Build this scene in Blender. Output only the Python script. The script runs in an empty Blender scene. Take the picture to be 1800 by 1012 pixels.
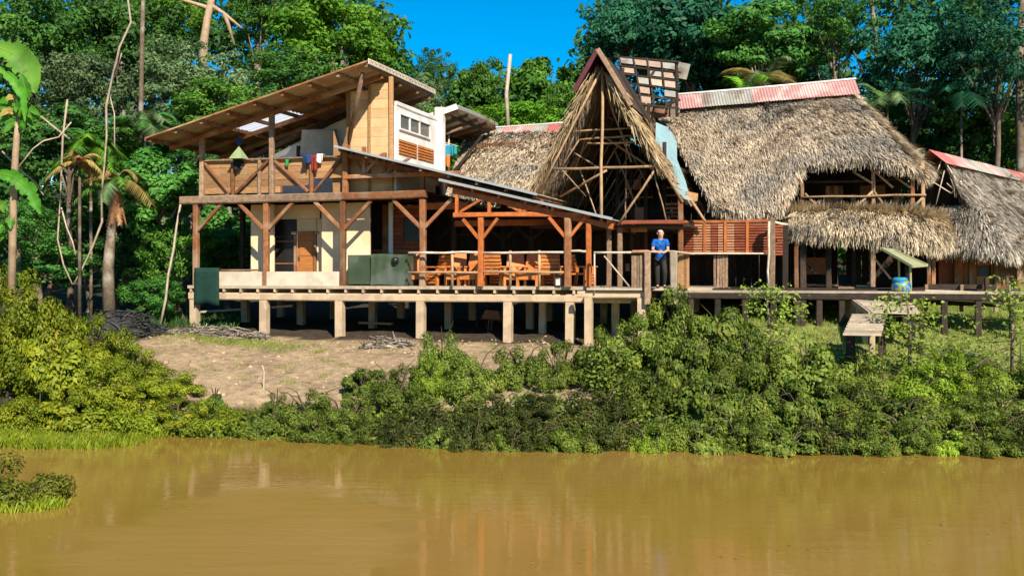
import bpy, math, random
import numpy as np
from mathutils import Vector, Matrix

random.seed(11)
rng = np.random.default_rng(11)
SC = bpy.context.scene
COL = SC.collection
R = math.radians

# ------------------------------------------------------------------ camera
F, CX, HY = 1930.0, 900.0, 480.0      # focal length, centre and horizon in photo pixels (1800 wide)
CAMZ = 3.9                            # camera height above the water
cd = bpy.data.cameras.new('camera')
cam = bpy.data.objects.new('camera', cd)
COL.objects.link(cam)
cam.location = (0, 0, CAMZ)
cam.rotation_euler = (R(90), 0, 0)
cd.sensor_width = 36
cd.lens = 36 * F / 1800
cd.shift_y = -26 / 1800
cd.clip_end = 3000
SC.camera = cam

# ------------------------------------------------------------------ sky, sun, exposure
SUN_EL, SUN_AZ = 38.0, 20.0           # azimuth: degrees to the right of straight behind the camera
w = bpy.data.worlds.new('World')
SC.world = w
w.use_nodes = True
nt = w.node_tree
bg = nt.nodes['Background']
sky = nt.nodes.new('ShaderNodeTexSky')
sky.sky_type = 'NISHITA'
sky.sun_disc = False
sky.sun_elevation = R(SUN_EL)
sky.sun_rotation = R(180 - SUN_AZ)
sky.air_density = 1.0
sky.dust_density = 0.0
sky.ozone_density = 3.0
hs = nt.nodes.new('ShaderNodeHueSaturation')
hs.inputs['Hue'].default_value = 0.50
hs.inputs['Saturation'].default_value = 1.7
hs.inputs['Value'].default_value = 0.95
nt.links.new(sky.outputs[0], hs.inputs['Color'])
nt.links.new(hs.outputs[0], bg.inputs['Color'])
bg.inputs['Strength'].default_value = 0.09
ld = bpy.data.lights.new('sun', 'SUN')
ld.energy = 5.0
ld.angle = R(0.5)
ld.color = (1.0, 0.91, 0.76)
sun = bpy.data.objects.new('sun', ld)
COL.objects.link(sun)
a, e = R(SUN_AZ), R(SUN_EL)
sdir = Vector((math.sin(a) * math.cos(e), -math.cos(a) * math.cos(e), math.sin(e)))
sun.rotation_euler = sdir.to_track_quat('Z', 'Y').to_euler()
sun.location = sdir * 80
vs = SC.view_settings
vs.view_transform = 'Standard'
vs.look = 'None'
vs.exposure = 0.72
vs.gamma = 1.0
SC.cycles.max_bounces = 8
SC.cycles.transparent_max_bounces = 8
SC.cycles.caustics_reflective = False
SC.cycles.caustics_refractive = False

# ------------------------------------------------------------------ frames
ANG = math.atan2(3.0, 10.41)          # the lodge stands turned, its right end nearer
OX, OY = -10.53, 36.5
ca, sa = math.cos(ANG), math.sin(ANG)

def L(px, py, v):
    """lodge-frame point (along the front, into the building, height) seen at a photo pixel at depth v"""
    k = (px - CX) / F
    t = (v + OX * sa + OY * ca) / (k * sa + ca)
    X, Y = k * t - OX, t - OY
    return (X * ca - Y * sa, v, CAMZ + (HY - py) / F * t)

def Lz(px, z, v):
    p = L(px, 480, v)
    return (p[0], v, z)

def l2w(p):
    u, v, z = p
    return (OX + u * ca + v * sa, OY - u * sa + v * ca, z)

def Wp(px, py, t):
    return ((px - CX) / F * t, t, CAMZ + (HY - py) / F * t)

def shore(x):
    return float(np.interp(x, [-30, -12.5, -6.3, -1.0, 0.5, 11, 40], [27.5, 26.7, 26.2, 25.0, 24.5, 23.7, 23.0]))

def ground(x, y):
    ys = shore(x)
    d = y - ys
    z = float(np.interp(d, [-40, -4, -0.6, 0.0, 0.5, 1.8, 6, 10, 20, 35, 65, 110, 400],
                        [-2.5, -1.6, -0.4, -0.03, 0.16, 0.85, 1.55, 2.0, 2.5, 4.0, 9.5, 15, 17]))
    if d > 0:
        z += 0.55 * max(0, min(1, (-7.5 - x) / 4)) * max(0, min(1, d / 2)) * max(0, 1 - d / 14)   # mound on the left bank
        z += 0.72 * max(0, min(1, (x - 4) / 3)) * max(0, min(1, (d - 2.2) / 5.5)) * max(0, min(1, (26 - d) / 10))
        z += 0.05 * math.sin(x * 1.9 + y * .7) * math.sin(y * 2.3 - x * .8) * min(1, d)
    r = math.hypot((x + 8.7) / 1.5, (y - 18.9) / 1.0)
    if r < 1:
        z = max(z, 0.12 - 0.5 * r)
    return z

def G(px, t, dz=0.0):
    x = (px - CX) / F * t
    return (x, t, ground(x, t) + dz)

# ------------------------------------------------------------------ materials
def nodes(name):
    m = bpy.data.materials.new(name)
    m.use_nodes = True
    n = m.node_tree.nodes
    return m, n, m.node_tree.links, n['Principled BSDF'], n['Material Output']

def mat(name, c1, c2=None, scale=5.0, rough=0.75, var=0.3, metal=0.0, spec=0.25, bump=0.0, bscale=30.0,
        island=0.0, c3=None, s3=1.2, stretch=(1, 1, 1)):
    m, n, l, p, o = nodes(name)
    c2 = c2 or tuple(x * 0.55 for x in c1)
    tc = n.new('ShaderNodeTexCoord')
    mp = n.new('ShaderNodeMapping')
    mp.inputs['Scale'].default_value = stretch
    l.new(tc.outputs['Object'], mp.inputs[0])
    oi = n.new('ShaderNodeObjectInfo')
    nz = n.new('ShaderNodeTexNoise')
    nz.noise_dimensions = '4D'
    nz.inputs['Scale'].default_value = scale
    nz.inputs['Detail'].default_value = 6
    nz.inputs['Roughness'].default_value = 0.65
    l.new(mp.outputs[0], nz.inputs['Vector'])
    mw = n.new('ShaderNodeMath'); mw.operation = 'MULTIPLY'; mw.inputs[1].default_value = 17.0
    l.new(oi.outputs['Random'], mw.inputs[0]); l.new(mw.outputs[0], nz.inputs['W'])
    cr = n.new('ShaderNodeValToRGB')
    cr.color_ramp.elements[0].position = 0.34; cr.color_ramp.elements[1].position = 0.66
    cr.color_ramp.elements[0].color = (*c2, 1); cr.color_ramp.elements[1].color = (*c1, 1)
    l.new(nz.outputs['Fac'], cr.inputs[0])
    col = cr.outputs[0]
    if c3:
        n3 = n.new('ShaderNodeTexNoise'); n3.inputs['Scale'].default_value = s3; n3.inputs['Detail'].default_value = 4
        l.new(mp.outputs[0], n3.inputs['Vector'])
        r3 = n.new('ShaderNodeValToRGB'); r3.color_ramp.elements[0].position = 0.5; r3.color_ramp.elements[1].position = 0.62
        l.new(n3.outputs['Fac'], r3.inputs[0])
        mx = n.new('ShaderNodeMixRGB'); mx.inputs['Color2'].default_value = (*c3, 1)
        l.new(r3.outputs[0], mx.inputs['Fac']); l.new(col, mx.inputs['Color1'])
        col = mx.outputs[0]
    hv = n.new('ShaderNodeHueSaturation')
    mr = n.new('ShaderNodeMapRange')
    mr.inputs['To Min'].default_value = 1 - var; mr.inputs['To Max'].default_value = 1 + var
    if island:
        ge = n.new('ShaderNodeNewGeometry')
        l.new(ge.outputs['Random Per Island'], mr.inputs['Value'])
        mr.inputs['To Min'].default_value = 1 - island; mr.inputs['To Max'].default_value = 1 + island
    else:
        l.new(oi.outputs['Random'], mr.inputs['Value'])
    l.new(mr.outputs[0], hv.inputs['Value']); l.new(col, hv.inputs['Color'])
    l.new(hv.outputs[0], p.inputs['Base Color'])
    p.inputs['Roughness'].default_value = rough
    p.inputs['Metallic'].default_value = metal
    p.inputs['Specular IOR Level'].default_value = spec
    if bump:
        nb = n.new('ShaderNodeTexNoise'); nb.inputs['Scale'].default_value = bscale; nb.inputs['Detail'].default_value = 5
        l.new(mp.outputs[0], nb.inputs['Vector'])
        b = n.new('ShaderNodeBump'); b.inputs['Strength'].default_value = bump; b.inputs['Distance'].default_value = 0.05
        l.new(nb.outputs['Fac'], b.inputs['Height']); l.new(b.outputs[0], p.inputs['Normal'])
    return m

def leafmat(name, cd_, cl_, trans=0.3, nscale=1.6, var=0.45, spec=0.2, cdry=None):
    m, n, l, p, o = nodes(name)
    tc = n.new('ShaderNodeTexCoord')
    nz = n.new('ShaderNodeTexNoise'); nz.inputs['Scale'].default_value = nscale; nz.inputs['Detail'].default_value = 3
    l.new(tc.outputs['Object'], nz.inputs['Vector'])
    ge = n.new('ShaderNodeNewGeometry')
    ad = n.new('ShaderNodeMath'); ad.operation = 'MULTIPLY_ADD'; ad.inputs[1].default_value = 0.55
    mm = n.new('ShaderNodeMath'); mm.operation = 'MULTIPLY_ADD'; mm.inputs[1].default_value = 1.3; mm.inputs[2].default_value = -0.38
    l.new(nz.outputs['Fac'], mm.inputs[0])
    l.new(ge.outputs['Random Per Island'], ad.inputs[0]); l.new(mm.outputs[0], ad.inputs[2])
    cr = n.new('ShaderNodeValToRGB')
    cr.color_ramp.elements[0].position = 0.15; cr.color_ramp.elements[1].position = 0.85
    cr.color_ramp.elements[0].color = (*cd_, 1); cr.color_ramp.elements[1].color = (*cl_, 1)
    if cdry:
        el = cr.color_ramp.elements.new(0.985); el.color = (*cdry, 1)
        cr.color_ramp.elements[1].position = 0.9
    l.new(ad.outputs[0], cr.inputs[0])
    oi = n.new('ShaderNodeObjectInfo')
    hv = n.new('ShaderNodeHueSaturation')
    mr = n.new('ShaderNodeMapRange'); mr.inputs['To Min'].default_value = 0.75; mr.inputs['To Max'].default_value = 1.25
    l.new(oi.outputs['Random'], mr.inputs['Value']); l.new(mr.outputs[0], hv.inputs['Value']); l.new(cr.outputs[0], hv.inputs['Color'])
    l.new(hv.outputs[0], p.inputs['Base Color'])
    p.inputs['Roughness'].default_value = 0.55
    p.inputs['Specular IOR Level'].default_value = spec
    tr = n.new('ShaderNodeBsdfTranslucent')
    h2 = n.new('ShaderNodeHueSaturation'); h2.inputs['Hue'].default_value = 0.485; h2.inputs['Value'].default_value = 1.3
    l.new(hv.outputs[0], h2.inputs['Color']); l.new(h2.outputs[0], tr.inputs['Color'])
    ms = n.new('ShaderNodeMixShader'); ms.inputs[0].default_value = trans
    l.new(p.outputs[0], ms.inputs[1]); l.new(tr.outputs[0], ms.inputs[2]); l.new(ms.outputs[0], o.inputs['Surface'])
    return m

M = {}
M['timber'] = mat('timber', (0.28, 0.115, 0.045), (0.14, 0.06, 0.028), 7, var=.4, bump=.3, c3=(.30, .19, .115), s3=1.1)
M['timber_grey'] = mat('timber_grey', (0.34, 0.225, 0.145), (0.17, 0.105, 0.065), 8, var=.35, bump=.3)
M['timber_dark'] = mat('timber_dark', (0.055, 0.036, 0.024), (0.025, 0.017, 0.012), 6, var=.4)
M['orange'] = mat('orange_wood', (0.50, 0.155, 0.035), (0.30, 0.075, 0.018), 5, rough=.55, var=.25, spec=.35)
M['chair'] = mat('chair_wood', (0.62, 0.22, 0.05), (0.42, 0.13, 0.03), 4, rough=.5, var=.2, spec=.4)
M['plank'] = mat('plank', (0.42, 0.235, 0.105), (0.25, 0.13, 0.055), 4, var=.35, stretch=(1, 4, 8))
M['ply'] = mat('plywood', (0.62, 0.42, 0.22), (0.50, 0.31, 0.15), 3, var=.12)
M['stilt'] = mat('stilt_concrete', (0.56, 0.42, 0.275), (0.44, 0.32, 0.20), 4, var=.10, c3=(.40, .29, .19), s3=2.2, bump=.2)
M['beige'] = mat('beige_wall', (0.80, 0.62, 0.39), (0.72, 0.54, 0.33), 2, var=.06, c3=(.66, .49, .30), s3=1.0)
M['cream'] = mat('cream_panel', (0.62, 0.54, 0.42), (0.54, 0.46, 0.35), 2, var=.05, c3=(.50, .42, .31), s3=2)
M['white'] = mat('white_paint', (0.80, 0.79, 0.76), (0.72, 0.70, 0.66), 2, var=.04, rough=.5, c3=(.64, .60, .53), s3=1.1)
M['zinc'] = mat('zinc_sheet', (0.47, 0.37, 0.26), (0.33, 0.245, 0.16), 2.5, rough=.45, var=.12, metal=.0, spec=.5, c3=(.34, .21, .11), s3=1.6)
M['zincnew'] = mat('zinc_new', (0.46, 0.47, 0.47), (0.36, 0.37, 0.38), 3, rough=.4, var=.08, metal=.4)
M['red1'] = mat('red_sheet', (0.42, 0.13, 0.115), (0.33, 0.095, 0.09), 3, rough=.5, var=.15, c3=(.5, .25, .21), s3=1.3)
M['pink'] = mat('faded_red_sheet', (0.52, 0.29, 0.255), (0.43, 0.21, 0.185), 3, rough=.5, var=.1, c3=(.6, .42, .37), s3=1.3)
M['greysheet'] = mat('grey_sheet', (0.36, 0.34, 0.28), (0.26, 0.25, 0.21), 3, rough=.5, var=.12, c3=(.2, .15, .12), s3=1.5)
M['maroon'] = mat('maroon_sheet', (0.12, 0.035, 0.045), (0.08, 0.025, 0.03), 3, rough=.5, var=.1)
M['lantern'] = mat('lantern_panel', (0.46, 0.33, 0.24), (0.33, 0.23, 0.16), 4, var=.25)
M['flash'] = mat('blue_flashing', (0.42, 0.66, 0.70), (0.33, 0.55, 0.60), 2, rough=.3, var=.05, metal=.3, spec=.5)
M['thatch'] = mat('thatch', (0.69, 0.565, 0.405), (0.37, 0.29, 0.20), 1.7, rough=.85, spec=.1, island=.55, c3=(.33, .285, .225), s3=.45)
M['thatch_grey'] = mat('thatch_grey', (0.56, 0.49, 0.39), (0.27, 0.23, 0.18), 1.7, rough=.85, spec=.1, island=.55)
M['thatch_gold'] = mat('thatch_gold', (0.66, 0.51, 0.31), (0.38, 0.28, 0.16), 1.7, rough=.85, spec=.1, island=.5)
M['thatch_mix'] = mat('thatch_mix', (0.72, 0.59, 0.40), (0.40, 0.315, 0.205), 1.7, rough=.85, spec=.1, island=.55, c3=(.26, .22, .165), s3=.7)
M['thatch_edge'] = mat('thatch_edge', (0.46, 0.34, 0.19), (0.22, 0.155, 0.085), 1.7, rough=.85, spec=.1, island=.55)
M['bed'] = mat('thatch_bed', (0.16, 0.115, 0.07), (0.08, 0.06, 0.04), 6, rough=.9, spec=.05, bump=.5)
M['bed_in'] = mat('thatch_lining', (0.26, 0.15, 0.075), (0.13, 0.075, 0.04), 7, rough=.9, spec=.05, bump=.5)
M['pole'] = mat('pole', (0.46, 0.30, 0.165), (0.28, 0.17, 0.09), 5, var=.3)
M['pole_pale'] = mat('pole_pale', (0.60, 0.50, 0.38), (0.40, 0.31, 0.22), 5, var=.25)
M['tarp'] = mat('green_tarp', (0.060, 0.085, 0.045), (0.042, 0.06, 0.034), 2, rough=.45, var=.05, c3=(.09, .11, .085), s3=1.4)
M['towel'] = mat('green_towel', (0.012, 0.045, 0.032), (0.008, 0.03, 0.022), 9, rough=.95, var=.05, bump=.4)
M['black'] = mat('black_panel', (0.012, 0.012, 0.014), (0.02, 0.018, 0.016), 4, rough=.3, var=.2)
M['glass'] = mat('window_glass', (0.16, 0.17, 0.16), (0.10, 0.11, 0.10), 2, rough=.08, var=.1, spec=.6)
M['door'] = mat('door_wood', (0.46, 0.19, 0.055), (0.33, 0.12, 0.03), 4, rough=.45, var=.1, stretch=(1, 1, 6))
M['slat_pink'] = mat('slat_pale', (0.60, 0.30, 0.175), (0.46, 0.20, 0.105), 5, var=.15)
M['slat_red'] = mat('slat_red', (0.36, 0.10, 0.045), (0.24, 0.06, 0.028), 5, var=.2)
M['deckboard'] = mat('deck_board', (0.47, 0.38, 0.27), (0.30, 0.24, 0.17), 4, var=.25, bump=.2)
M['bark'] = mat('bark', (0.20, 0.145, 0.095), (0.085, 0.062, 0.042), 4, var=.3, bump=.6, c3=(.30, .26, .20), s3=1.5)
M['bark_pale'] = mat('bark_pale', (0.50, 0.36, 0.23), (0.30, 0.20, 0.12), 3, var=.2, bump=.4)
M['liana'] = mat('liana', (0.50, 0.40, 0.29), (0.30, 0.22, 0.15), 4, var=.2)
M['stem'] = mat('stem', (0.13, 0.10, 0.055), (0.07, 0.055, 0.032), 4, var=.3)
M['skin'] = mat('skin', (0.62, 0.33, 0.22), (0.55, 0.27, 0.17), 12, rough=.5, var=0)
M['shirt'] = mat('blue_shirt', (0.010, 0.135, 0.50), (0.008, 0.10, 0.40), 9, rough=.85, var=0, bump=1.0, bscale=11)
M['trousers'] = mat('dark_trousers', (0.035, 0.033, 0.03), (0.02, 0.02, 0.018), 14, rough=.85, var=0)
M['hair'] = mat('pale_hair', (0.62, 0.56, 0.5), (0.5, 0.43, 0.38), 30, rough=.8, var=0)
M['eye'] = mat('eye_dark', (0.02, 0.015, 0.012), None, var=0)
M['lip'] = mat('lip', (0.42, 0.16, 0.13), None, var=0)
M['iron'] = mat('iron', (0.10, 0.10, 0.10), (0.06, 0.055, 0.05), 6, rough=.5, metal=.5)
M['rust'] = mat('rusty_tray', (0.24, 0.10, 0.055), (0.13, 0.06, 0.04), 6, rough=.7)
M['canopy'] = mat('pale_canopy', (0.36, 0.36, 0.19), (0.27, 0.27, 0.14), 3, rough=.6, var=0)
M['stone'] = mat('stone', (0.40, 0.32, 0.24), (0.24, 0.19, 0.14), 4, var=.35, bump=.5)
M['debris'] = mat('debris', (0.34, 0.28, 0.21), (0.10, 0.08, 0.06), 3, var=.3, island=.6)
M['debris_dark'] = mat('debris_dark', (0.07, 0.065, 0.06), (0.02, 0.02, 0.02), 3, island=.6)
for nm, c in dict(c_black=(.015, .015, .018), c_blue=(.02, .05, .16), c_red=(.25, .03, .02), c_white=(.72, .69, .63), c_green=(.03, .25, .06),
                  c_cyan=(.03, .27, .42), c_orange=(.58, .19, .03), c_sheet=(.52, .50, .45), c_teal=(.02, .30, .22), c_kite=(.28, .36, .17)).items():
    M[nm] = mat(nm, c, tuple(x * .75 for x in c), 8, rough=.9, var=0)

def skylight_mat():
    m, n, l, p, o = nodes('clear_sheet')
    p.inputs['Base Color'].default_value = (.85, .87, .88, 1); p.inputs['Roughness'].default_value = .4
    t = n.new('ShaderNodeBsdfTranslucent'); t.inputs[0].default_value = (.92, .93, .94, 1)
    tp = n.new('ShaderNodeBsdfTransparent')
    m1 = n.new('ShaderNodeMixShader'); m1.inputs[0].default_value = .95
    m2 = n.new('ShaderNodeMixShader'); m2.inputs[0].default_value = .15
    l.new(p.outputs[0], m1.inputs[1]); l.new(t.outputs[0], m1.inputs[2])
    l.new(m1.outputs[0], m2.inputs[1]); l.new(tp.outputs[0], m2.inputs[2]); l.new(m2.outputs[0], o.inputs['Surface'])
    return m
M['skylight'] = skylight_mat()

LM = {
    'deep': leafmat('leaf_deep', (0.018, 0.068, 0.012), (0.095, 0.230, 0.036)),
    'teal': leafmat('leaf_teal_shade', (0.008, 0.050, 0.027), (0.034, 0.165, 0.074)),  # blue-green cast of shaded trees, put into the leaf colour
    'mid': leafmat('leaf_mid', (0.028, 0.095, 0.010), (0.135, 0.300, 0.034)),
    'bright': leafmat('leaf_bright', (0.040, 0.150, 0.010), (0.190, 0.390, 0.025)),
    'grey': leafmat('leaf_greyish', (0.055, 0.115, 0.045), (0.210, 0.310, 0.120)),
    'emerald': leafmat('leaf_emerald', (0.018, 0.090, 0.014), (0.105, 0.290, 0.045)),
    'olive': leafmat('leaf_olive', (0.075, 0.112, 0.006), (0.275, 0.310, 0.018), cdry=(.40, .32, .02)),
    'olive2': leafmat('leaf_olive_light', (0.100, 0.145, 0.008), (0.310, 0.370, 0.022), cdry=(.42, .38, .03)),
    'olive3': leafmat('leaf_olive_dark', (0.045, 0.062, 0.006), (0.190, 0.200, 0.022)),
    'shrub': leafmat('leaf_shrub', (0.038, 0.072, 0.008), (0.200, 0.265, 0.034), cdry=(.32, .26, .06)),
    'shrubl': leafmat('leaf_shrub_light', (0.065, 0.115, 0.010), (0.280, 0.365, 0.055), cdry=(.40, .34, .08)),
    'shrub_shade': leafmat('leaf_shrub_shade', (0.020, 0.032, 0.006), (0.105, 0.125, 0.020), cdry=(.2, .13, .04)),  # leaves darkened to paint in the shade low on the bank
    'lime': leafmat('leaf_lime', (0.095, 0.190, 0.010), (0.34, 0.46, 0.04)),
    'banana': leafmat('leaf_banana', (0.02, 0.14, 0.008), (0.10, 0.36, 0.02), trans=.4, spec=.3, nscale=5),
    'dry': leafmat('leaf_dry', (0.24, 0.17, 0.05), (0.46, 0.34, 0.10)),
    'drybrown': leafmat('leaf_dry_brown', (0.25, 0.11, 0.045), (0.46, 0.25, 0.12)),
    'grass': leafmat('grass_blade', (0.13, 0.19, 0.010), (0.34, 0.41, 0.025), cdry=(.42, .36, .08)),
    'lawn': leafmat('lawn_blade', (0.14, 0.20, 0.02), (0.36, 0.42, 0.08)),
}

# ------------------------------------------------------------------ mesh helpers
class MB:
    def __init__(s):
        s.v = []; s.f = []

    def add(s, vs_, fs):
        b = len(s.v)
        s.v += [tuple(x) for x in vs_]
        s.f += [tuple(i + b for i in f) for f in fs]
        return s

    def box(s, x0, x1, y0, y1, z0, z1):
        return s.add([(x0, y0, z0), (x1, y0, z0), (x1, y1, z0), (x0, y1, z0), (x0, y0, z1), (x1, y0, z1), (x1, y1, z1), (x0, y1, z1)],
                     [(0, 3, 2, 1), (4, 5, 6, 7), (0, 1, 5, 4), (1, 2, 6, 5), (2, 3, 7, 6), (3, 0, 4, 7)])

    def beam(s, p0, p1, w_=.14, h=None, up=(0, 0, 1)):
        h = h or w_
        p0, p1 = Vector(p0), Vector(p1)
        d = (p1 - p0).normalized()
        up = Vector(up)
        if abs(d.dot(up)) > .97:
            up = Vector((0, 1, 0))
        sd = d.cross(up).normalized()
        up = sd.cross(d)
        q = []
        for p in (p0, p1):
            for a_, b_ in ((-1, -1), (1, -1), (1, 1), (-1, 1)):
                q.append(p + sd * a_ * w_ / 2 + up * b_ * h / 2)
        return s.add(q, [(0, 1, 2, 3), (7, 6, 5, 4), (0, 4, 5, 1), (1, 5, 6, 2), (2, 6, 7, 3), (3, 7, 4, 0)])

    def tube(s, pts, rad, n=6, cap=True):
        pts = [Vector(p) for p in pts]
        if not hasattr(rad, '__len__'):
            rad = [rad] * len(pts)
        vs_, fs = [], []
        ref = None
        for i, p in enumerate(pts):
            d = (pts[min(i + 1, len(pts) - 1)] - pts[max(i - 1, 0)]).normalized()
            if ref is None:
                ref = Vector((0, 0, 1)) if abs(d.z) < .9 else Vector((1, 0, 0))
            s1 = d.cross(ref).normalized()
            ref = s1.cross(d)
            for k in range(n):
                an = 2 * math.pi * k / n
                vs_.append(p + s1 * math.cos(an) * rad[i] + ref * math.sin(an) * rad[i])
        for i in range(len(pts) - 1):
            for k in range(n):
                k2 = (k + 1) % n
                fs.append((i * n + k, i * n + k2, (i + 1) * n + k2, (i + 1) * n + k))
        if cap:
            fs.append(tuple(range(n - 1, -1, -1)))
            fs.append(tuple((len(pts) - 1) * n + k for k in range(n)))
        return s.add(vs_, fs)

    def grid(s, P):
        P = np.asarray(P, float)
        r, c = P.shape[:2]
        return s.add(P.reshape(-1, 3).tolist(), [(i * c + j, i * c + j + 1, (i + 1) * c + j + 1, (i + 1) * c + j) for i in range(r - 1) for j in range(c - 1)])

    def lathe(s, c, prof, n=12):
        vs_, fs = [], []
        for (r_, z) in prof:
            for k in range(n):
                an = 2 * math.pi * k / n
                vs_.append((c[0] + r_ * math.cos(an), c[1] + r_ * math.sin(an), c[2] + z))
        for i in range(len(prof) - 1):
            for k in range(n):
                k2 = (k + 1) % n
                fs.append((i * n + k, i * n + k2, (i + 1) * n + k2, (i + 1) * n + k))
        fs.append(tuple(range(n - 1, -1, -1))); fs.append(tuple((len(prof) - 1) * n + k for k in range(n)))
        return s.add(vs_, fs)

OFF = {}

def tag(o, label=None, cat=None, group=None, kind=None):
    if label: o['label'] = label
    if cat: o['category'] = cat
    if group: o['group'] = group
    if kind: o['kind'] = kind
    return o

def thing(name, label, cat, base=(0, 0, 0), frame='L', group=None, rz=None):
    """an Empty at the thing's base; its parts are given in the lodge frame ('L') or in world metres ('W')"""
    o = bpy.data.objects.new(name, None)
    COL.objects.link(o)
    o.empty_display_size = .2
    if frame == 'L':
        o.location = l2w(base)
        o.rotation_euler = (0, 0, -ANG)
    else:
        o.location = base
        if rz: o.rotation_euler = (0, 0, rz)
    OFF[o.name] = Vector(base) if rz is None else Vector((0, 0, 0))
    return tag(o, label, cat, group)

def mesh_from(name, V, Fq, mat_=None, smooth=False):
    me = bpy.data.meshes.new(name)
    me.from_pydata(V, [], Fq)
    if mat_: me.materials.append(mat_)
    if smooth:
        me.polygons.foreach_set('use_smooth', [True] * len(me.polygons))
    me.update()
    return me

def root_of(o):
    while o.parent: o = o.parent
    return o

def P(T, name, mat_, mb, smooth=False, kind=None, label=None):
    off = OFF[root_of(T).name]
    V = [(x - off.x, y - off.y, z - off.z) for x, y, z in mb.v]
    o = bpy.data.objects.new(name, mesh_from(name, V, mb.f, mat_, smooth))
    COL.objects.link(o)
    o.parent = T
    if kind: o['kind'] = kind
    if label: o['label'] = label
    return o

def bm(T, name, mat_, p0, p1, w_=.14, h=None, up=(0, 0, 1), j=.008):
    q = lambda p: tuple(c + random.uniform(-j, j) for c in p)
    a_, b_ = Vector(q(p0)), Vector(q(p1))
    ln_ = (b_ - a_).length
    if ln_ < 1.0 or name in ('joist', 'purlin'):
        return P(T, name, mat_, MB().beam(a_, b_, w_, h, up))
    # hand-sawn timber: a little bowed and uneven along its length
    h = h or w_
    d = (b_ - a_).normalized(); up_ = Vector(up)
    if abs(d.dot(up_)) > .97: up_ = Vector((0, 1, 0))
    sd = d.cross(up_).normalized(); up_ = sd.cross(d)
    n_ = 5; vs_ = []
    ws, wu = random.uniform(-1, 1) * min(.025, .006 * ln_), random.uniform(-1, 1) * min(.02, .005 * ln_)
    for i in range(n_ + 1):
        f_ = i / n_
        c_ = a_.lerp(b_, f_) + sd * ws * math.sin(math.pi * f_) + up_ * wu * math.sin(math.pi * f_)
        k_ = 1 + random.uniform(-.06, .06)
        for x_, y_ in ((-1, -.72), (-.72, -1), (.72, -1), (1, -.72), (1, .72), (.72, 1), (-.72, 1), (-1, .72)):
            vs_.append(c_ + sd * x_ * w_ / 2 * k_ + up_ * y_ * h / 2 * k_)
    fs = [(i * 8 + k, i * 8 + (k + 1) % 8, i * 8 + 8 + (k + 1) % 8, i * 8 + 8 + k) for i in range(n_) for k in range(8)]
    fs += [tuple(range(7, -1, -1)), tuple(n_ * 8 + k for k in range(8))]
    return P(T, name, mat_, MB().add(vs_, fs))

def tb(T, name, mat_, pts, r=.05, n=6):
    return P(T, name, mat_, MB().tube(pts, r, n), smooth=True)

def wob(p0, p1, k=4, j=.03):
    p0, p1 = Vector(p0), Vector(p1)
    return [p0.lerp(p1, i / k) + (Vector((random.uniform(-j, j), random.uniform(-j, j), random.uniform(-j, j))) if 0 < i < k else Vector()) for i in range(k + 1)]

def single(name, mat_, mb, label, cat, group=None, frame='L', base=None, smooth=False, kind=None):
    """a thing that is one mesh"""
    V = np.array(mb.v, float)
    if base is None:
        base = (V[:, 0].mean(), V[:, 1].mean(), V[:, 2].min())
    V = V - np.array(base)
    o = bpy.data.objects.new(name, mesh_from(name, V.tolist(), mb.f, mat_, smooth))
    COL.objects.link(o)
    if frame == 'L':
        o.location = l2w(base); o.rotation_euler = (0, 0, -ANG)
    else:
        o.location = base
    return tag(o, label, cat, group, kind)

def fastmesh(name, V, nper, mat_=None):
    """V (N*nper,3): N separate polygons of nper corners"""
    N = len(V) // nper
    me = bpy.data.meshes.new(name)
    me.vertices.add(len(V)); me.vertices.foreach_set('co', np.ascontiguousarray(V, np.float32).ravel())
    me.loops.add(len(V)); me.loops.foreach_set('vertex_index', np.arange(len(V), dtype=np.int32))
    me.polygons.add(N); me.polygons.foreach_set('loop_start', np.arange(0, len(V), nper, dtype=np.int32))
    me.update(calc_edges=True)
    if mat_: me.materials.append(mat_)
    return me

def unit(a_):
    return a_ / np.maximum(np.linalg.norm(a_, axis=-1, keepdims=True), 1e-9)

def leaves(C, Nn, size, aspect=.5, fold=.12, droop=.25):
    """one folded diamond per leaf -> vertices"""
    N = len(C)
    rd = rng.normal(size=(N, 3)); rd[:, 2] -= droop * 2
    d = unit(rd - Nn * np.sum(rd * Nn, 1, keepdims=True))
    s = np.cross(Nn, d)
    l_ = size[:, None]
    w_ = l_ * aspect
    V = np.empty((N, 4, 3))
    V[:, 0] = C - d * l_ * .5
    V[:, 1] = C + s * w_ * .5 + Nn * l_ * fold
    V[:, 2] = C + d * l_ * .5 - Nn * l_ * fold * .5
    V[:, 3] = C - s * w_ * .5 + Nn * l_ * fold
    return V.reshape(-1, 3)

# thatch: a bed surface plus loose fronds lying down the slope
def subgrid(Pg, m=4):
    Pg = np.asarray(Pg, float)
    r, c = Pg.shape[:2]
    a_ = np.linspace(0, r - 1, (r - 1) * m + 1); b_ = np.linspace(0, c - 1, (c - 1) * m + 1)
    i = np.minimum(a_.astype(int), r - 2); j = np.minimum(b_.astype(int), c - 2)
    fa = (a_ - i)[:, None, None]; fb = (b_ - j)[None, :, None]
    g = lambda ii, jj: Pg[ii][:, jj]
    return g(i, j) * (1 - fa) * (1 - fb) + g(i + 1, j) * fa * (1 - fb) + g(i, j + 1) * (1 - fa) * fb + g(i + 1, j + 1) * fa * fb

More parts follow.
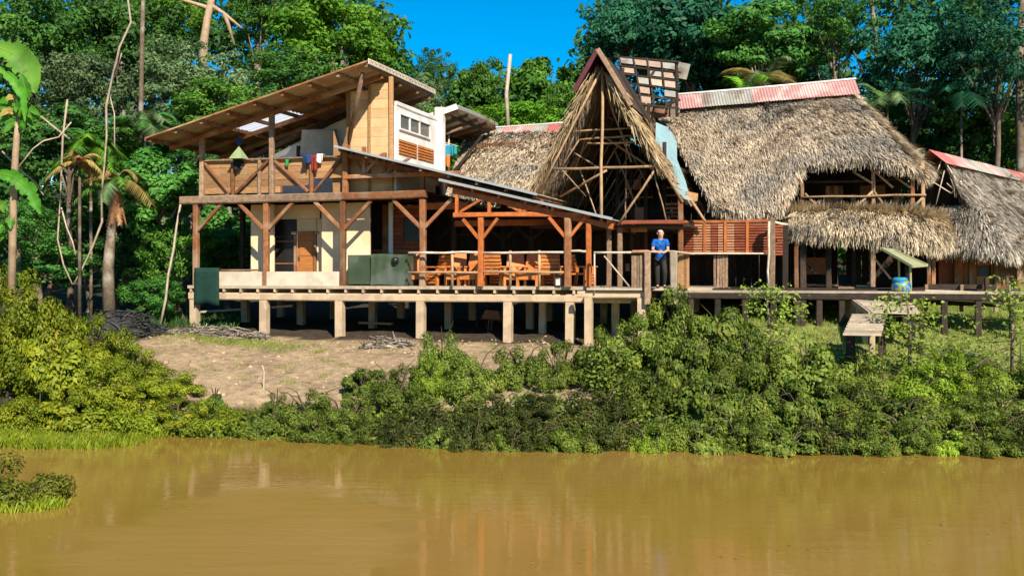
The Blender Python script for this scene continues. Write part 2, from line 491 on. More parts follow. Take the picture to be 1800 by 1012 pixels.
def blades(C, D, Nn, ln, wd, lift, bend=.5):
    N = len(C)
    S = unit(np.cross(D, Nn))
    rr = rng.normal(size=(N, 3)) * .16
    D = unit(D + rr)
    V = np.empty((N, 3, 2, 3))
    for k, (f_, ww) in enumerate(((0, .55), (.55, 1), (1, .25))):
        cen = C + D * (ln * f_)[:, None] + Nn * (lift * (f_ ** .7))[:, None] + np.array([0, 0, -1.0]) * (ln * bend * f_ * f_)[:, None]
        V[:, k, 0] = cen - S * (wd * ww / 2)[:, None]
        V[:, k, 1] = cen + S * (wd * ww / 2)[:, None]
    return V

def blade_mesh(name, V, mat_):
    N = len(V)
    me = bpy.data.meshes.new(name)
    me.vertices.add(N * 6); me.vertices.foreach_set('co', np.ascontiguousarray(V, np.float32).ravel())
    q = np.array([[0, 1, 3, 2], [2, 3, 5, 4]])
    idx = (np.arange(N)[:, None, None] * 6 + q[None]).astype(np.int32)
    me.loops.add(N * 8); me.loops.foreach_set('vertex_index', idx.ravel())
    me.polygons.add(N * 2); me.polygons.foreach_set('loop_start', np.arange(0, N * 8, 4, dtype=np.int32))
    me.update(calc_edges=True)
    me.materials.append(mat_)
    return me

def thatch(T, rows, n, mat_, ln=.5, wd=.06, flip=False, fringe=0, sag=0.0, lining=None, name='thatch', bed=True, fr_len=.45, lift=.10):
    Pg = np.asarray(rows, float)
    Gd = subgrid(Pg, 6)
    if sag:
        b_ = np.linspace(0, 1, Gd.shape[0])
        Gd[:, :, 2] += (sag * np.sin(np.pi * b_))[:, None]
    Gd[1:, :, 2] += rng.normal(size=Gd[1:, :, 2].shape) * .025
    off = np.array(OFF[root_of(T).name])
    if bed:
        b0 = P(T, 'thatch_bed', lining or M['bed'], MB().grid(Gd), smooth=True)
    A, B_, C_, D_ = Gd[:-1, :-1], Gd[:-1, 1:], Gd[1:, :-1], Gd[1:, 1:]
    nrm = np.cross(C_ - A, B_ - A); ar = np.linalg.norm(nrm, axis=2) + np.linalg.norm(np.cross(C_ - D_, B_ - D_), axis=2)
    nrm = unit(nrm)
    if flip: nrm = -nrm
    ar = ar.copy(); ar[1::3] *= .35; ar[2::3] *= .6
    pr = (ar / ar.sum()).ravel()
    ci = rng.choice(len(pr), n, p=pr)
    r_, c_ = np.unravel_index(ci, A.shape[:2])
    fa, fb = rng.random((n, 1)), rng.random((n, 1))
    pos = A[r_, c_] * (1 - fa) * (1 - fb) + B_[r_, c_] * (1 - fa) * fb + C_[r_, c_] * fa * (1 - fb) + D_[r_, c_] * fa * fb
    dn = unit((C_ - A + D_ - B_)[r_, c_])
    nn = nrm[r_, c_]
    V = blades(pos + nn * rng.uniform(0, .06, (n, 1)), dn, nn, rng.uniform(.5, 1.2, n) * ln, rng.uniform(.6, 1.4, n) * wd, rng.uniform(.2, 1.5, n) * lift, bend=.12)
    if fringe:
        k = rng.integers(0, Gd.shape[1] - 1, fringe); f_ = rng.random((fringe, 1))
        e0 = Gd[-1, k] * (1 - f_) + Gd[-1, k + 1] * f_
        dd = unit((Gd[-1] - Gd[-2])[k]); kk = np.minimum(k, nrm.shape[1] - 1)
        V2 = blades(e0 - dd * rng.uniform(0, .25, (fringe, 1)), unit(dd * .6 + np.array([0, 0, -.9])), nrm[-1, kk], rng.uniform(.5, 1.3, fringe) * fr_len,
                    rng.uniform(.6, 1.5, fringe) * wd, rng.uniform(-.3, 1, fringe) * .08, bend=.25)
        V = np.concatenate([V, V2])
    o = bpy.data.objects.new(name, blade_mesh(name, V - off, mat_))
    COL.objects.link(o); o.parent = T; o['kind'] = 'stuff'
    return o

def corr(p00, p10, p01, p11, waves=9, amp=.018, seg=4):
    """corrugated sheet: waves across p00->p01, lines running p00->p10"""
    n = waves * seg
    p00, p10, p01, p11 = map(Vector, (p00, p10, p01, p11))
    nr = (p10 - p00).cross(p01 - p00).normalized()
    rows = []
    for i in range(n + 1):
        f_ = i / n
        o = nr * amp * math.sin(2 * math.pi * f_ * waves)
        rows.append([p00.lerp(p01, f_) + o, p10.lerp(p11, f_) + o])
    return MB().grid([[list(p) for p in r] for r in rows])

def cap(T, p0, p1, down, n, mats, name='ridge_sheet', over=.04, waves=8):
    """a row of corrugated sheets hanging from a ridge line"""
    p0, p1, down = Vector(p0), Vector(p1), Vector(down)
    for i in range(n):
        a0, a1 = p0.lerp(p1, i / n), p0.lerp(p1, min(1, (i + 1) / n + over / n))
        o = Vector((0, 0, .006 * (i % 2)))
        P(T, name, mats[i % len(mats)], corr(a0 + o, a0 + down + o, a1 + o, a1 + down + o, waves, .014))

# ================================================================== SETTING: ground and water
def ground_sheet():
    xs = np.concatenate([[-900, -500, -300, -180, -110, -70, -48, -36, -29], np.arange(-25, 25.01, .4), [29, 36, 48, 70, 110, 180, 300, 500, 900]])
    ys = np.concatenate([[-600, -300, -120, -50, -20, 0, 8, 13, 16], np.arange(17.5, 21, .25), np.arange(21, 46, .35), np.arange(46, 110, 2.5), [115, 130, 160, 220, 320, 500, 900]])
    V, colr = [], []
    for y in ys:
        for x in xs:
            z = ground(x, y)
            if 24 < y < 45 and abs(x) < 24:
                z += random.uniform(-.03, .03)
            V.append((x, y, z))
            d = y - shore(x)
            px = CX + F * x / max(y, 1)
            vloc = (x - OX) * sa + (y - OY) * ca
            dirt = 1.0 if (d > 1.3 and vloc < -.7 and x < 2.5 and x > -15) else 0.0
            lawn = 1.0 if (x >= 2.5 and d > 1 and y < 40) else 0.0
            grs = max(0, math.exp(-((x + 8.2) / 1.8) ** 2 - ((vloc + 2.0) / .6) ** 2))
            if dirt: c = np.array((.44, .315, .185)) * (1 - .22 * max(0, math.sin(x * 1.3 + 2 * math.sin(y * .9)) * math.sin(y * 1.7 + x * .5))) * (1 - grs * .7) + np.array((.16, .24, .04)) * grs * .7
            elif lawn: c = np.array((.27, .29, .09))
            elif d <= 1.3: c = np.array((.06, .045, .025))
            else: c = np.array((.075, .055, .038))  # dark forest floor; under and before the lodge this colour paints in shade
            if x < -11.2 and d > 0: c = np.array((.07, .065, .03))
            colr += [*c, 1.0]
    nx = len(xs)
    Fq = [(j * nx + i, j * nx + i + 1, (j + 1) * nx + i + 1, (j + 1) * nx + i) for j in range(len(ys) - 1) for i in range(nx - 1)]
    m, n, l, p, o_ = nodes('soil_shade')
    va = n.new('ShaderNodeVertexColor'); va.layer_name = 'soil_shade'
    tc = n.new('ShaderNodeTexCoord')
    n1 = n.new('ShaderNodeTexNoise'); n1.inputs['Scale'].default_value = 3.2; n1.inputs['Detail'].default_value = 9; n1.inputs['Roughness'].default_value = .7
    l.new(tc.outputs['Object'], n1.inputs['Vector'])
    r1 = n.new('ShaderNodeMapRange'); r1.inputs['From Min'].default_value = .3; r1.inputs['From Max'].default_value = .7; r1.inputs['To Min'].default_value = .45; r1.inputs['To Max'].default_value = 1.3
    l.new(n1.outputs['Fac'], r1.inputs['Value'])
    hv = n.new('ShaderNodeHueSaturation'); l.new(va.outputs[0], hv.inputs['Color']); l.new(r1.outputs[0], hv.inputs['Value'])
    l.new(hv.outputs[0], p.inputs['Base Color'])
    p.inputs['Roughness'].default_value = .95; p.inputs['Specular IOR Level'].default_value = .1
    n2 = n.new('ShaderNodeTexNoise'); n2.inputs['Scale'].default_value = 6; n2.inputs['Detail'].default_value = 8; n2.inputs['Roughness'].default_value = .7
    l.new(tc.outputs['Object'], n2.inputs['Vector'])
    b = n.new('ShaderNodeBump'); b.inputs['Strength'].default_value = .9; b.inputs['Distance'].default_value = .12
    l.new(n2.outputs['Fac'], b.inputs['Height']); l.new(b.outputs[0], p.inputs['Normal'])
    me = mesh_from('ground', V, Fq, m, True)
    at = me.color_attributes.new('soil_shade', 'FLOAT_COLOR', 'POINT'); at.data.foreach_set('color', np.array(colr, np.float32))
    o = bpy.data.objects.new('ground', me); COL.objects.link(o)
    tag(o, kind='structure')
ground_sheet()

def water_sheet():
    m, n, l, p, o_ = nodes('muddy_water')
    tc = n.new('ShaderNodeTexCoord')
    n0 = n.new('ShaderNodeTexNoise'); n0.inputs['Scale'].default_value = .12; n0.inputs['Detail'].default_value = 3
    l.new(tc.outputs['Object'], n0.inputs['Vector'])
    cr = n.new('ShaderNodeValToRGB'); cr.color_ramp.elements[0].position = .35; cr.color_ramp.elements[1].position = .65
    cr.color_ramp.elements[0].color = (.235, .145, .020, 1); cr.color_ramp.elements[1].color = (.285, .168, .042, 1)
    l.new(n0.outputs['Fac'], cr.inputs[0]); l.new(cr.outputs[0], p.inputs['Base Color'])
    p.inputs['Roughness'].default_value = .07
    p.inputs['IOR'].default_value = 1.33
    p.inputs['Specular IOR Level'].default_value = .5
    mp = n.new('ShaderNodeMapping'); mp.inputs['Scale'].default_value = (.55, 2.2, 1)
    l.new(tc.outputs['Object'], mp.inputs[0])
    n1 = n.new('ShaderNodeTexNoise'); n1.inputs['Scale'].default_value = 1.6; n1.inputs['Detail'].default_value = 3
    n2 = n.new('ShaderNodeTexNoise'); n2.inputs['Scale'].default_value = 9; n2.inputs['Detail'].default_value = 2
    l.new(mp.outputs[0], n1.inputs['Vector']); l.new(mp.outputs[0], n2.inputs['Vector'])
    # breeze: the ripples are livelier over one stretch of open water, off the bank
    mp2 = n.new('ShaderNodeMapping'); mp2.inputs['Location'].default_value = (4.0, -15.6, 0)
    l.new(tc.outputs['Object'], mp2.inputs[0])
    n3 = n.new('ShaderNodeTexNoise'); n3.inputs['Scale'].default_value = .5; n3.inputs['Detail'].default_value = 3
    l.new(mp.outputs[0], n3.inputs['Vector'])
    vm = n.new('ShaderNodeVectorMath'); vm.operation = 'MULTIPLY'; vm.inputs[1].default_value = (.42, .22, 0)
    l.new(mp2.outputs[0], vm.inputs[0])
    ln = n.new('ShaderNodeVectorMath'); ln.operation = 'LENGTH'; l.new(vm.outputs[0], ln.inputs[0])
    ad = n.new('ShaderNodeMath'); ad.operation = 'ADD'; l.new(ln.outputs['Value'], ad.inputs[0]); l.new(n3.outputs['Fac'], ad.inputs[1])
    br = n.new('ShaderNodeMapRange'); br.interpolation_type = 'SMOOTHSTEP'
    br.inputs['From Min'].default_value = 1.15; br.inputs['From Max'].default_value = 1.65; br.inputs['To Min'].default_value = 1; br.inputs['To Max'].default_value = 0
    l.new(ad.outputs[0], br.inputs['Value'])
    h = n.new('ShaderNodeMath'); h.operation = 'MULTIPLY_ADD'; h.inputs[1].default_value = .35
    l.new(n2.outputs['Fac'], h.inputs[0]); l.new(n1.outputs['Fac'], h.inputs[2])
    st = n.new('ShaderNodeMapRange'); st.inputs['To Min'].default_value = .035; st.inputs['To Max'].default_value = .16
    l.new(br.outputs[0], st.inputs['Value'])
    b = n.new('ShaderNodeBump'); b.inputs['Distance'].default_value = .12
    l.new(st.outputs[0], b.inputs['Strength']); l.new(h.outputs[0], b.inputs['Height']); l.new(b.outputs[0], p.inputs['Normal'])
    ro = n.new('ShaderNodeMapRange'); ro.inputs['To Min'].default_value = .035; ro.inputs['To Max'].default_value = .5
    l.new(br.outputs[0], ro.inputs['Value']); l.new(ro.outputs[0], p.inputs['Roughness'])
    me = mesh_from('water', [(-900, -600, 0), (900, -600, 0), (900, 31, 0), (-900, 31, 0)], [(0, 1, 2, 3)], m)
    o = bpy.data.objects.new('water', me); COL.objects.link(o)
    tag(o, kind='structure')
water_sheet()

# ================================================================== TWO-STOREY LODGE (left)
zD, zU = 3.5, 6.32
STP = [343, 465, 598, 740, 893, 1002]
A = thing('timber_lodge', 'two-storey timber lodge on pale stilts with a sloping tin roof, at the left', 'lodge', (5.0, 0, 2.0))
gz = lambda u, v: ground(*l2w((u, v, 0))[:2]) - .25
US = [L(p, 480, 0)[0] for p in STP]
for r_, v in enumerate((0, 2.6, 5.2)):
    for i, u in enumerate(US):
        if r_ and i == 0: u += .4
        ww = .25 if r_ == 0 else .23
        P(A, 'stilt', M['stilt'], MB().beam((u, v, gz(u, v)), (u + random.uniform(-.02, .02), v, 3.02), ww))
    uL, uR = US[0] - .2, L(1108, 480, 0)[0]
    bm(A, 'floor_beam', M['stilt'], (uL, v, 3.15), (uR, v, 3.14), .2, .25)
u = uL + .1
while u < uR:
    bm(A, 'joist', M['stilt'], (u, -.12, 3.335), (u, 5.4, 3.335), .07, .11)
    u += .62
uT = L(1040, 480, 0)[0]
for k in range(30):
    v0 = -.14 + k * .19
    P(A, 'floor_board', M['deckboard'], MB().box(uL, uT, v0, v0 + .18, 3.40, 3.5 - random.uniform(0, .006)))
for k in range(9):      # landing in front of the gabled hall
    v0 = -.75 + k * .185
    P(A, 'landing_board', M['deckboard'], MB().box(uT + .01, L(1136, 480, 0)[0] + random.uniform(-.04, .04), v0, v0 + .172, 3.405, 3.47))
bm(A, 'landing_beam', M['stilt'], (uT - .3, -.6, 3.28), (uR + .7, -.6, 3.28), .12, .2)
for px in (1035, 1128):
    q = Lz(px, 0, -.6); P(A, 'stilt', M['stilt'], MB().beam((q[0], -.6, gz(q[0], -.6)), (q[0], -.6, 3.18), .22))
# low parapet panels
for p0, p1 in ((350, 461), (470, 597)):
    a0, a1 = Lz(p0, 0, -.05)[0], Lz(p1, 0, -.05)[0]
    P(A, 'parapet_panel', M['cream'], MB().box(a0, a1, -.10, -.04, 3.46, 3.95))
bm(A, 'counter', M['timber'], Lz(345, 4.0, .05), Lz(452, 4.0, .05), .3, .06)
# ground-floor posts with forked braces, upper floor beam
PU = []
for px in (345, 468, 603, 743):
    u = Lz(px, 0, 0)[0]; PU.append(u)
    bm(A, 'post', M['timber'], (u, 0, 3.5), (u, 0, zU - .12), .19)
    for s_ in (-1, 1):
        if px == 345 and s_ < 0: continue
        bm(A, 'brace', M['timber'], (u + s_ * .08, -.02, 5.33), (u + s_ * .98, -.02, 6.2), .12)
    bm(A, 'post', M['timber_dark'], (u, 3.0, 3.5), (u, 3.0, zU - .12), .16)
bm(A, 'floor_beam', M['timber_grey'], (PU[0] - .55, -.05, zU), (Lz(470, 0, 0)[0], -.05, zU), .2, .26)
bm(A, 'floor_beam', M['timber_grey'], (Lz(470, 0, 0)[0] + .01, -.05, zU), (Lz(604, 0, 0)[0], -.05, zU + .01), .2, .26)
bm(A, 'floor_beam', M['timber'], (Lz(604, 0, 0)[0] + .01, -.05, zU + .02), (Lz(750, 0, 0)[0], -.05, zU + .04), .2, .24)
for k in range(18):
    uu = PU[0] - .3 + k * .47
    bm(A, 'joist', M['timber_dark'], (uu, .06, zU + .02), (uu, 4.3, zU + .02), .07, .16)
P(A, 'upper_floor', M['timber_dark'], MB().box(PU[0] - .4, PU[3], .06, 4.4, zU + .11, zU + .15))
# ground-floor walls
def wall(px0, px1, v, z0, z1, m_, name='wall_panel', d=.08):
    a0, a1 = Lz(px0, 0, v)[0], Lz(px1, 0, v)[0]
    return P(A, name, m_, MB().box(a0, a1, v, v + d, z0, z1))
wall(441, 481, .95, 3.5, 6.2, M['beige'])
wall(481.5, 562, 1.35, 5.72, 6.2, M['beige'])
wall(522, 556, 1.36, 5.28, 5.71, M['beige'])
wall(557, 565, 1.35, 3.5, 5.71, M['beige'])
wall(565.5, 650, .85, 3.5, 6.2, M['beige'])
bm(A, 'corner_post', M['timber'], Lz(479, 3.5, 1.3), Lz(479, 6.2, 1.3), .1)
wd = wall(483, 521, 1.40, 3.5, 5.72, M['black'], 'window', .04)
for z in (4.2, 4.95): P(wd, 'glazing_bar', M['timber'], MB().box(Lz(483, 0, 1.37)[0], Lz(521, 0, 1.37)[0], 1.37, 1.397, z, z + .05))
dr = wall(523, 555, 1.38, 3.5, 5.2, M['door'], 'door', .05)
P(dr, 'door_frame', M['timber'], MB().box(Lz(512, 0, 1.3)[0], Lz(559, 0, 1.3)[0], 1.30, 1.348, 5.2, 5.30))
for px in (519, 554): P(dr, 'door_frame', M['timber'], MB().beam(Lz(px, 3.5, 1.33), Lz(px, 5.2, 1.33), .08, .07))
for z in (3.95, 4.5): P(dr, 'door_panel', M['door'], MB().box(Lz(527, 0, 1.36)[0], Lz(549, 0, 1.36)[0], 1.362, 1.378, z, z + .45))
tb(dr, 'door_handle', M['iron'], [Lz(526, 4.35, 1.33), Lz(526, 4.5, 1.33)], .02)
wall(650, 672, 2.2, 3.5, 6.2, M['black'], 'doorway_shade')  # black panel painting in the shade inside the open door
for k in range(5): wall(648, 672, 2.1, 3.9 + k * .17, 4.02 + k * .17, M['slat_red'], 'slat', .04)
wall(672, 683, 2.0, 3.5, 6.2, M['timber'], 'corner_post')
wall(683, 690, 1.7, 3.5, 6.25, M['white'], 'corner_post')
for k in range(17):
    z = 3.7 + k * .145
    wall(690, 745, 1.9, z, z + .125, M['slat_pink'] if k < 5 else M['slat_red'], 'wall_board', .05)
wn = wall(707, 741, 1.86, 4.95, 5.7, M['black'], 'window', .035)
for q in ((705, 709), (739, 743)): P(wn, 'window_frame', M['timber'], MB().box(Lz(q[0], 0, 1.82)[0], Lz(q[1], 0, 1.82)[0], 1.82, 1.858, 4.9, 5.75))
# back wall of ground floor, dark boards
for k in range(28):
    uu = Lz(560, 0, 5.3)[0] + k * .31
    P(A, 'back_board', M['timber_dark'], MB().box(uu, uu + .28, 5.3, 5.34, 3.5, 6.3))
# upper gallery: posts, plank rail with braces
zroof = lambda u_: 8.28 + .267 * (u_ + .94)
up_posts = [Lz(355, 0, 0)[0], Lz(478, 0, 0)[0], Lz(607, 0, 0)[0]]
for u in up_posts[:2]:
    bm(A, 'post', M['timber_grey'], (u, 0, zU + .13), (u, 0, zroof(u) - .22), .16)
bm(A, 'post', M['timber'], (up_posts[2], 0, zU + .13), (up_posts[2], 0, 8.0), .17)
for i, (u0, u1) in enumerate(((up_posts[0], up_posts[1]), (up_posts[1], up_posts[2]))):
    for k in range(5):
        z = zU + .2 + k * .215
        x1 = u1 - .09
        if i == 1 and k < 1: x1 = u0 + .35
        if i == 0:
            P(A, 'rail_plank', M['plank'], MB().box(u0 + .09, x1, .05, .085, z, z + .205))
        else:
            um = (u0 + x1) / 2 + .1
            P(A, 'rail_plank', M['plank'], MB().box(u0 + .09, um, .05, .085, z, z + .205))
            if k != 1: P(A, 'rail_plank', M['plank'] if k else M['timber'], MB().box(um + .01, x1, .05, .085, z, z + .205))
    bm(A, 'hand_rail', M['timber_grey'], (u0, -.01, zU + 1.30), (u1, -.01, zU + 1.30), .12, .06)
    um = (u0 + u1) / 2 - (.12 if i == 0 else -.12)
    bm(A, 'rail_post', M['timber'], (um, -.01, zU + .13), (um, -.01, zU + 1.26), .11)
    bm(A, 'brace', M['timber'], (u0 + .12, -.03, zU + 1.22), (um - .1, -.03, zU + .2), .09)
    bm(A, 'brace', M['timber'], (u1 - .12, -.03, zU + 1.22), (um + .1, -.03, zU + .2), .09)
bm(A, 'rail_post', M['timber_grey'], Lz(456, zU + .13, -.02), Lz(456, zU + 1.26, -.02), .1)
# inner white wall of the gallery, with a dark window
u0, u1 = Lz(478, 0, 2.7)[0], Lz(612, 0, 2.7)[0]
P(A, 'inner_wall', M['white'], MB().add([(u0, 2.7, zU + .15), (u1, 2.7, zU + .15), (u1, 2.7, zroof(u1) - .35), (u0, 2.7, zroof(u0) - .85), (u0, 2.78, zU + .15), (u1, 2.78, zU + .15), (u1, 2.78, zroof(u1) - .35), (u0, 2.78, zroof(u0) - .85)],
  [(0, 1, 2, 3), (7, 6, 5, 4), (3, 2, 6, 7), (0, 4, 5, 1), (1, 5, 6, 2), (0, 3, 7, 4)]))
P(A, 'window', M['black'], MB().box(Lz(521, 0, 2.66)[0], Lz(530, 0, 2.66)[0], 2.66, 2.69, 7.5, 8.35))
bm(A, 'truss_tie', M['timber_dark'], (PU[0], 2.6, zroof(PU[0]) - .75), (u1, 2.6, zroof(u1) - .3), .12, .2)
# the tin roof: corrugated sheets over purlins and rafters
UE = [-1.0, .9, 2.95, 4.9, 6.75]
rf = P(A, 'roof', M['timber'], MB().beam((-.98, -1.33, zroof(-1)), (6.75, -1.33, zroof(6.75)), .025, .05))
for r_ in range(7):
    v0, v1 = -1.3 + r_ * .85, -1.3 + (r_ + 1) * .85 + .05
    for c in range(4):
        a0, a1 = UE[c], UE[c + 1] + .08
        m_ = M['skylight'] if (c == 1 and r_ in (2, 3)) else M['zinc']
        dz = .012 * (r_ % 2) + .008 * (c % 2)
        P(rf, 'roof_sheet', m_, corr((a0, v0, zroof(a0) + dz), (a1, v0, zroof(a1) + dz), (a0, v1, zroof(a0) + dz), (a1, v1, zroof(a1) + dz), 3, .012 if m_ == M['skylight'] else .035, 8))
for u in np.arange(-.9, 6.9, .95):
    bm(rf, 'purlin', M['timber'] if u < 5.6 else M['timber_grey'], (u, -1.25, zroof(u) - .085), (u, 4.5, zroof(u) - .085), .09, .11)
for v in (0.0, 1.55, 3.1, 4.3):
    bm(rf, 'rafter', M['timber'], (-.95, v, zroof(-.95) - .2), (6.7, v, zroof(6.7) - .2), .1, .16)
bm(rf, 'fascia', M['cream'], (6.8, -1.3, zroof(6.8) - .02), (6.8, 4.6, zroof(6.8) - .02), .04, .17)
bm(rf, 'fascia', M['timber_grey'], (-1.02, -1.3, zroof(-1.02) - .03), (-1.02, 4.6, zroof(-1.02) - .03), .04, .12)
# plywood tower room
ub0, ub1 = Lz(612, 0, .45)[0], Lz(688, 0, .45)[0]
um = (ub0 + ub1) / 2
for (x0, x1) in ((ub0 + .06, um - .03), (um + .03, ub1 - .05)):
    z = zU + .15
    while z < zroof(x0) - .2:
        z1 = min(z + .30, zroof(x0) - .18)
        P(A, 'cladding_board', M['ply'], MB().box(x0, x1, .46, .50, z, z1 - .006))
        z += .30
for x, ww in ((ub0, .12), (um, .08), (ub1, .13)):
    bm(A, 'corner_post', M['plank'], (x, .44, zU + .15), (x, .44, zroof(x) - .2), ww)
z = zU + .15
while z < 9.4:
    P(A, 'cladding_board', M['plank'], MB().box(ub0 - .02, ub0 + .02, .5, 3.0, z, z + .29)); z += .30
tb(A, 'roof_strut', M['timber_grey'], [(ub0 + .1, .3, 8.15), (ub0 + 1.15, -1.0, zroof(ub0 + 1.15) - .22)], .07)
# white right-hand side wall with window strip and slat vents
sw = P(A, 'side_wall', M['white'], MB().box(ub1 + .07, ub1 + .15, .5, 4.3, zU, 9.25))
wnd = P(A, 'window', M['glass'], MB().box(ub1 + .152, ub1 + .165, .75, 3.5, 8.55, 9.0))
for v in (.72, 1.6, 2.5, 3.5): P(wnd, 'window_frame', M['white'], MB().box(ub1 + .152, ub1 + .20, v - .03, v + .03, 8.55, 9.0))
for z in (8.51, 9.0): P(wnd, 'window_frame', M['white'], MB().box(ub1 + .152, ub1 + .21, .69, 3.53, z, z + .05))
for (v0, v1) in ((.7, 2.25), (2.4, 3.9)):
    P(A, 'vent_back', M['timber_dark'], MB().box(ub1 + .152, ub1 + .158, v0, v1, 7.72, 8.2))
    for k in range(5):
        P(A, 'vent_slat', M['chair'], MB().box(ub1 + .16, ub1 + .19, v0, v1, 7.74 + k * .095, 7.80 + k * .095))
P(A, 'corner_post', M['white'], MB().box(ub1 + .05, ub1 + .35, 4.32, 4.6, zU, 9.75))
bm(A, 'tie', M['white'], (ub1 + .12, .5, 9.32), (ub1 + .12, 4.3, 9.32), .1, .14)
# long lean-to roof falling to the right, over the terrace
V2 = -.65
q0, q1 = L(588, 257, V2), L(945, 342, V2)
zr2 = lambda u_: q0[2] + (q1[2] - q0[2]) * (u_ - q0[0]) / (q1[0] - q0[0])
r2 = P(A, 'lean_to_roof', M['zincnew'], MB().beam((q0[0], V2 - .03, q0[2]), (q1[0], V2 - .03, q1[2]), .03, .07))
un = np.linspace(q0[0], q1[0], 4)
for c in range(3):
    for r_ in range(6):
        v0, v1 = V2 + r_ * .85, V2 + (r_ + 1) * .85 + .05
        a0, a1 = un[c], un[c + 1] + (.06 if c < 2 else 0)
        P(r2, 'roof_sheet', M['zinc'], corr((a0, v0, zr2(a0) + .01 * (c % 2)), (a1, v0, zr2(a1) + .01 * (c % 2)), (a0, v1, zr2(a0) + .012), (a1, v1, zr2(a1) + .012), 8, .018))
for u in np.linspace(q0[0] + .15, q1[0] - .1, 8):
    bm(r2, 'purlin', M['timber'], (u, V2 + .03, zr2(u) - .08), (u, 4.2, zr2(u) - .08), .08, .1)
for v in (0.0, 2.2):
    bm(r2, 'rafter', M['timber'], (q0[0] + .1, v, zr2(q0[0] + .1) - .2), (q1[0], v, zr2(q1[0]) - .2), .1, .15)
# trusswork below it
zt = 6.95
bm(A, 'truss_tie', M['timber'], Lz(604, zt, -.06), Lz(808, zt + .02, -.06), .12, .14)
for px, z0, z1 in ((640, 7.0, 7.9), (676, 7.0, 7.7), (743, 6.2, 7.2), (812, 6.3, 6.95)):
    bm(A, 'truss_post', M['timber'], Lz(px, z0, 0), Lz(px, z1, 0), .11)
for a0, z0, a1, z1 in ((612, 7.9, 640, 7.05), (640, 7.05, 672, 7.65), (672, 7.0, 720, 7.5), (750, 6.45, 790, 6.95)):
    bm(A, 'truss_web', M['timber'], Lz(a0, z0, 0), Lz(a1, z1, 0), .08)
# small back annex with its own pitched roof
za = lambda u_: 9.42 + .30 * (u_ - 6.6)
an = P(A, 'annex_roof', M['white'], MB().beam((6.5, 4.47, za(6.5) + .03), (7.65, 4.47, za(7.65) + .03), .05, .2))
for r_ in range(6):
    v0 = 4.5 + r_ * .8
    P(an, 'roof_sheet', M['zincnew'] if r_ < 5 else M['zinc'], corr((5.6, v0, za(5.6)), (7.65, v0, za(7.65)), (5.6, v0 + .84, za(5.6)), (7.65, v0 + .84, za(7.65)), 7, .018))
for v in np.arange(4.7, 9.4, 1.15): bm(an, 'purlin', M['plank'], (5.6, v, za(5.6) - .09), (7.6, v, za(7.6) - .09), .08, .12)
for u in (6.2, 7.35): bm(an, 'rafter', M['timber_dark'], (u, 4.6, za(u) - .2), (u, 9.2, za(u) - .2), .08, .12)
bm(an, 'fascia', M['greysheet'], (7.68, 4.5, za(7.68)), (7.68, 9.3, za(7.68)), .04, .14)
for k in range(9):
    P(A, 'annex_board', M['timber'], MB().box(6.75, 8.9, 8.3, 8.34, 6.4 + k * .28, 6.67 + k * .28))
tb(A, 'annex_strut', M['timber_dark'], [L(800, 300, 6.2), L(846, 240, 7.8)], .06)
tb(A, 'annex_post', M['pole_pale'], [L(789, 300, 5.4), L(789, 232, 5.4)], .035)
bm(A, 'annex_beam', M['timber_grey'], L(758, 245, 5.2), L(812, 225, 5.2), .08)

# ================================================================== TERRACE (orange timber, chairs)
TV = -.25
T2 = thing('terrace_pavilion', 'open orange timber terrace with low tin roof, right of the lodge', 'terrace', (9.2, 0, 3.5))
q0, q1 = L(772, 317, TV - .25), L(1077, 386, TV - .25)
zr3 = lambda u_: q0[2] + (q1[2] - q0[2]) * (u_ - q0[0]) / (q1[0] - q0[0])
r3 = P(T2, 'roof', M['zincnew'], MB().beam((q0[0], TV - .29, q0[2] + .02), (q1[0], TV - .29, q1[2] + .02), .03, .08))
un = np.linspace(q0[0], q1[0], 4)
for c in range(3):
    for r_ in range(5):
        v0, v1 = TV - .25 + r_ * .85, TV - .25 + (r_ + 1) * .85 + .04
        a0, a1 = un[c], un[c + 1] + (.05 if c < 2 else 0)
        P(r3, 'roof_sheet', M['zincnew'], corr((a0, v0, zr3(a0)), (a1, v0, zr3(a1)), (a0, v1, zr3(a0)), (a1, v1, zr3(a1)), 8, .018))
for u in np.linspace(q0[0] + .2, q1[0] - .15, 7):
    bm(r3, 'purlin', M['orange'], (u, TV - .2, zr3(u) - .08), (u, 3.8, zr3(u) - .08), .08, .1)
for v in (TV, 1.8, 3.6):
    bm(r3, 'rafter', M['orange'], (q0[0] + .35, v, zr3(q0[0] + .35) - .22), (q1[0] - .02, v, zr3(q1[0]) - .2), .1, .17)
zB = 5.68
bm(T2, 'tie_beam', M['orange'], Lz(797, zB, TV), Lz(1038, zB - .05, TV), .11, .14)
bm(T2, 'tie_beam', M['orange'], Lz(800, zB - .16, 1.8), Lz(1040, zB - .16, 1.8), .11, .2)
bm(T2, 'tie_beam', M['orange'], Lz(750, 6.05, 1.0), Lz(822, 6.05, 1.0), .1, .22)
for px, z1 in ((803, 6.35), (860, 6.25), (915, 6.02), (962, 5.9)):
    bm(T2, 'truss_post', M['orange'], Lz(px, zB, TV), Lz(px, z1, TV), .09)
for a0, z0, a1, z1 in ((808, zB + .08, 852, 6.2), (868, 6.2, 912, zB + .1), (918, zB + .08, 958, 5.98)):
    bm(T2, 'truss_web', M['orange'], Lz(a0, z0, TV - .01), Lz(a1, z1, TV - .01), .075)
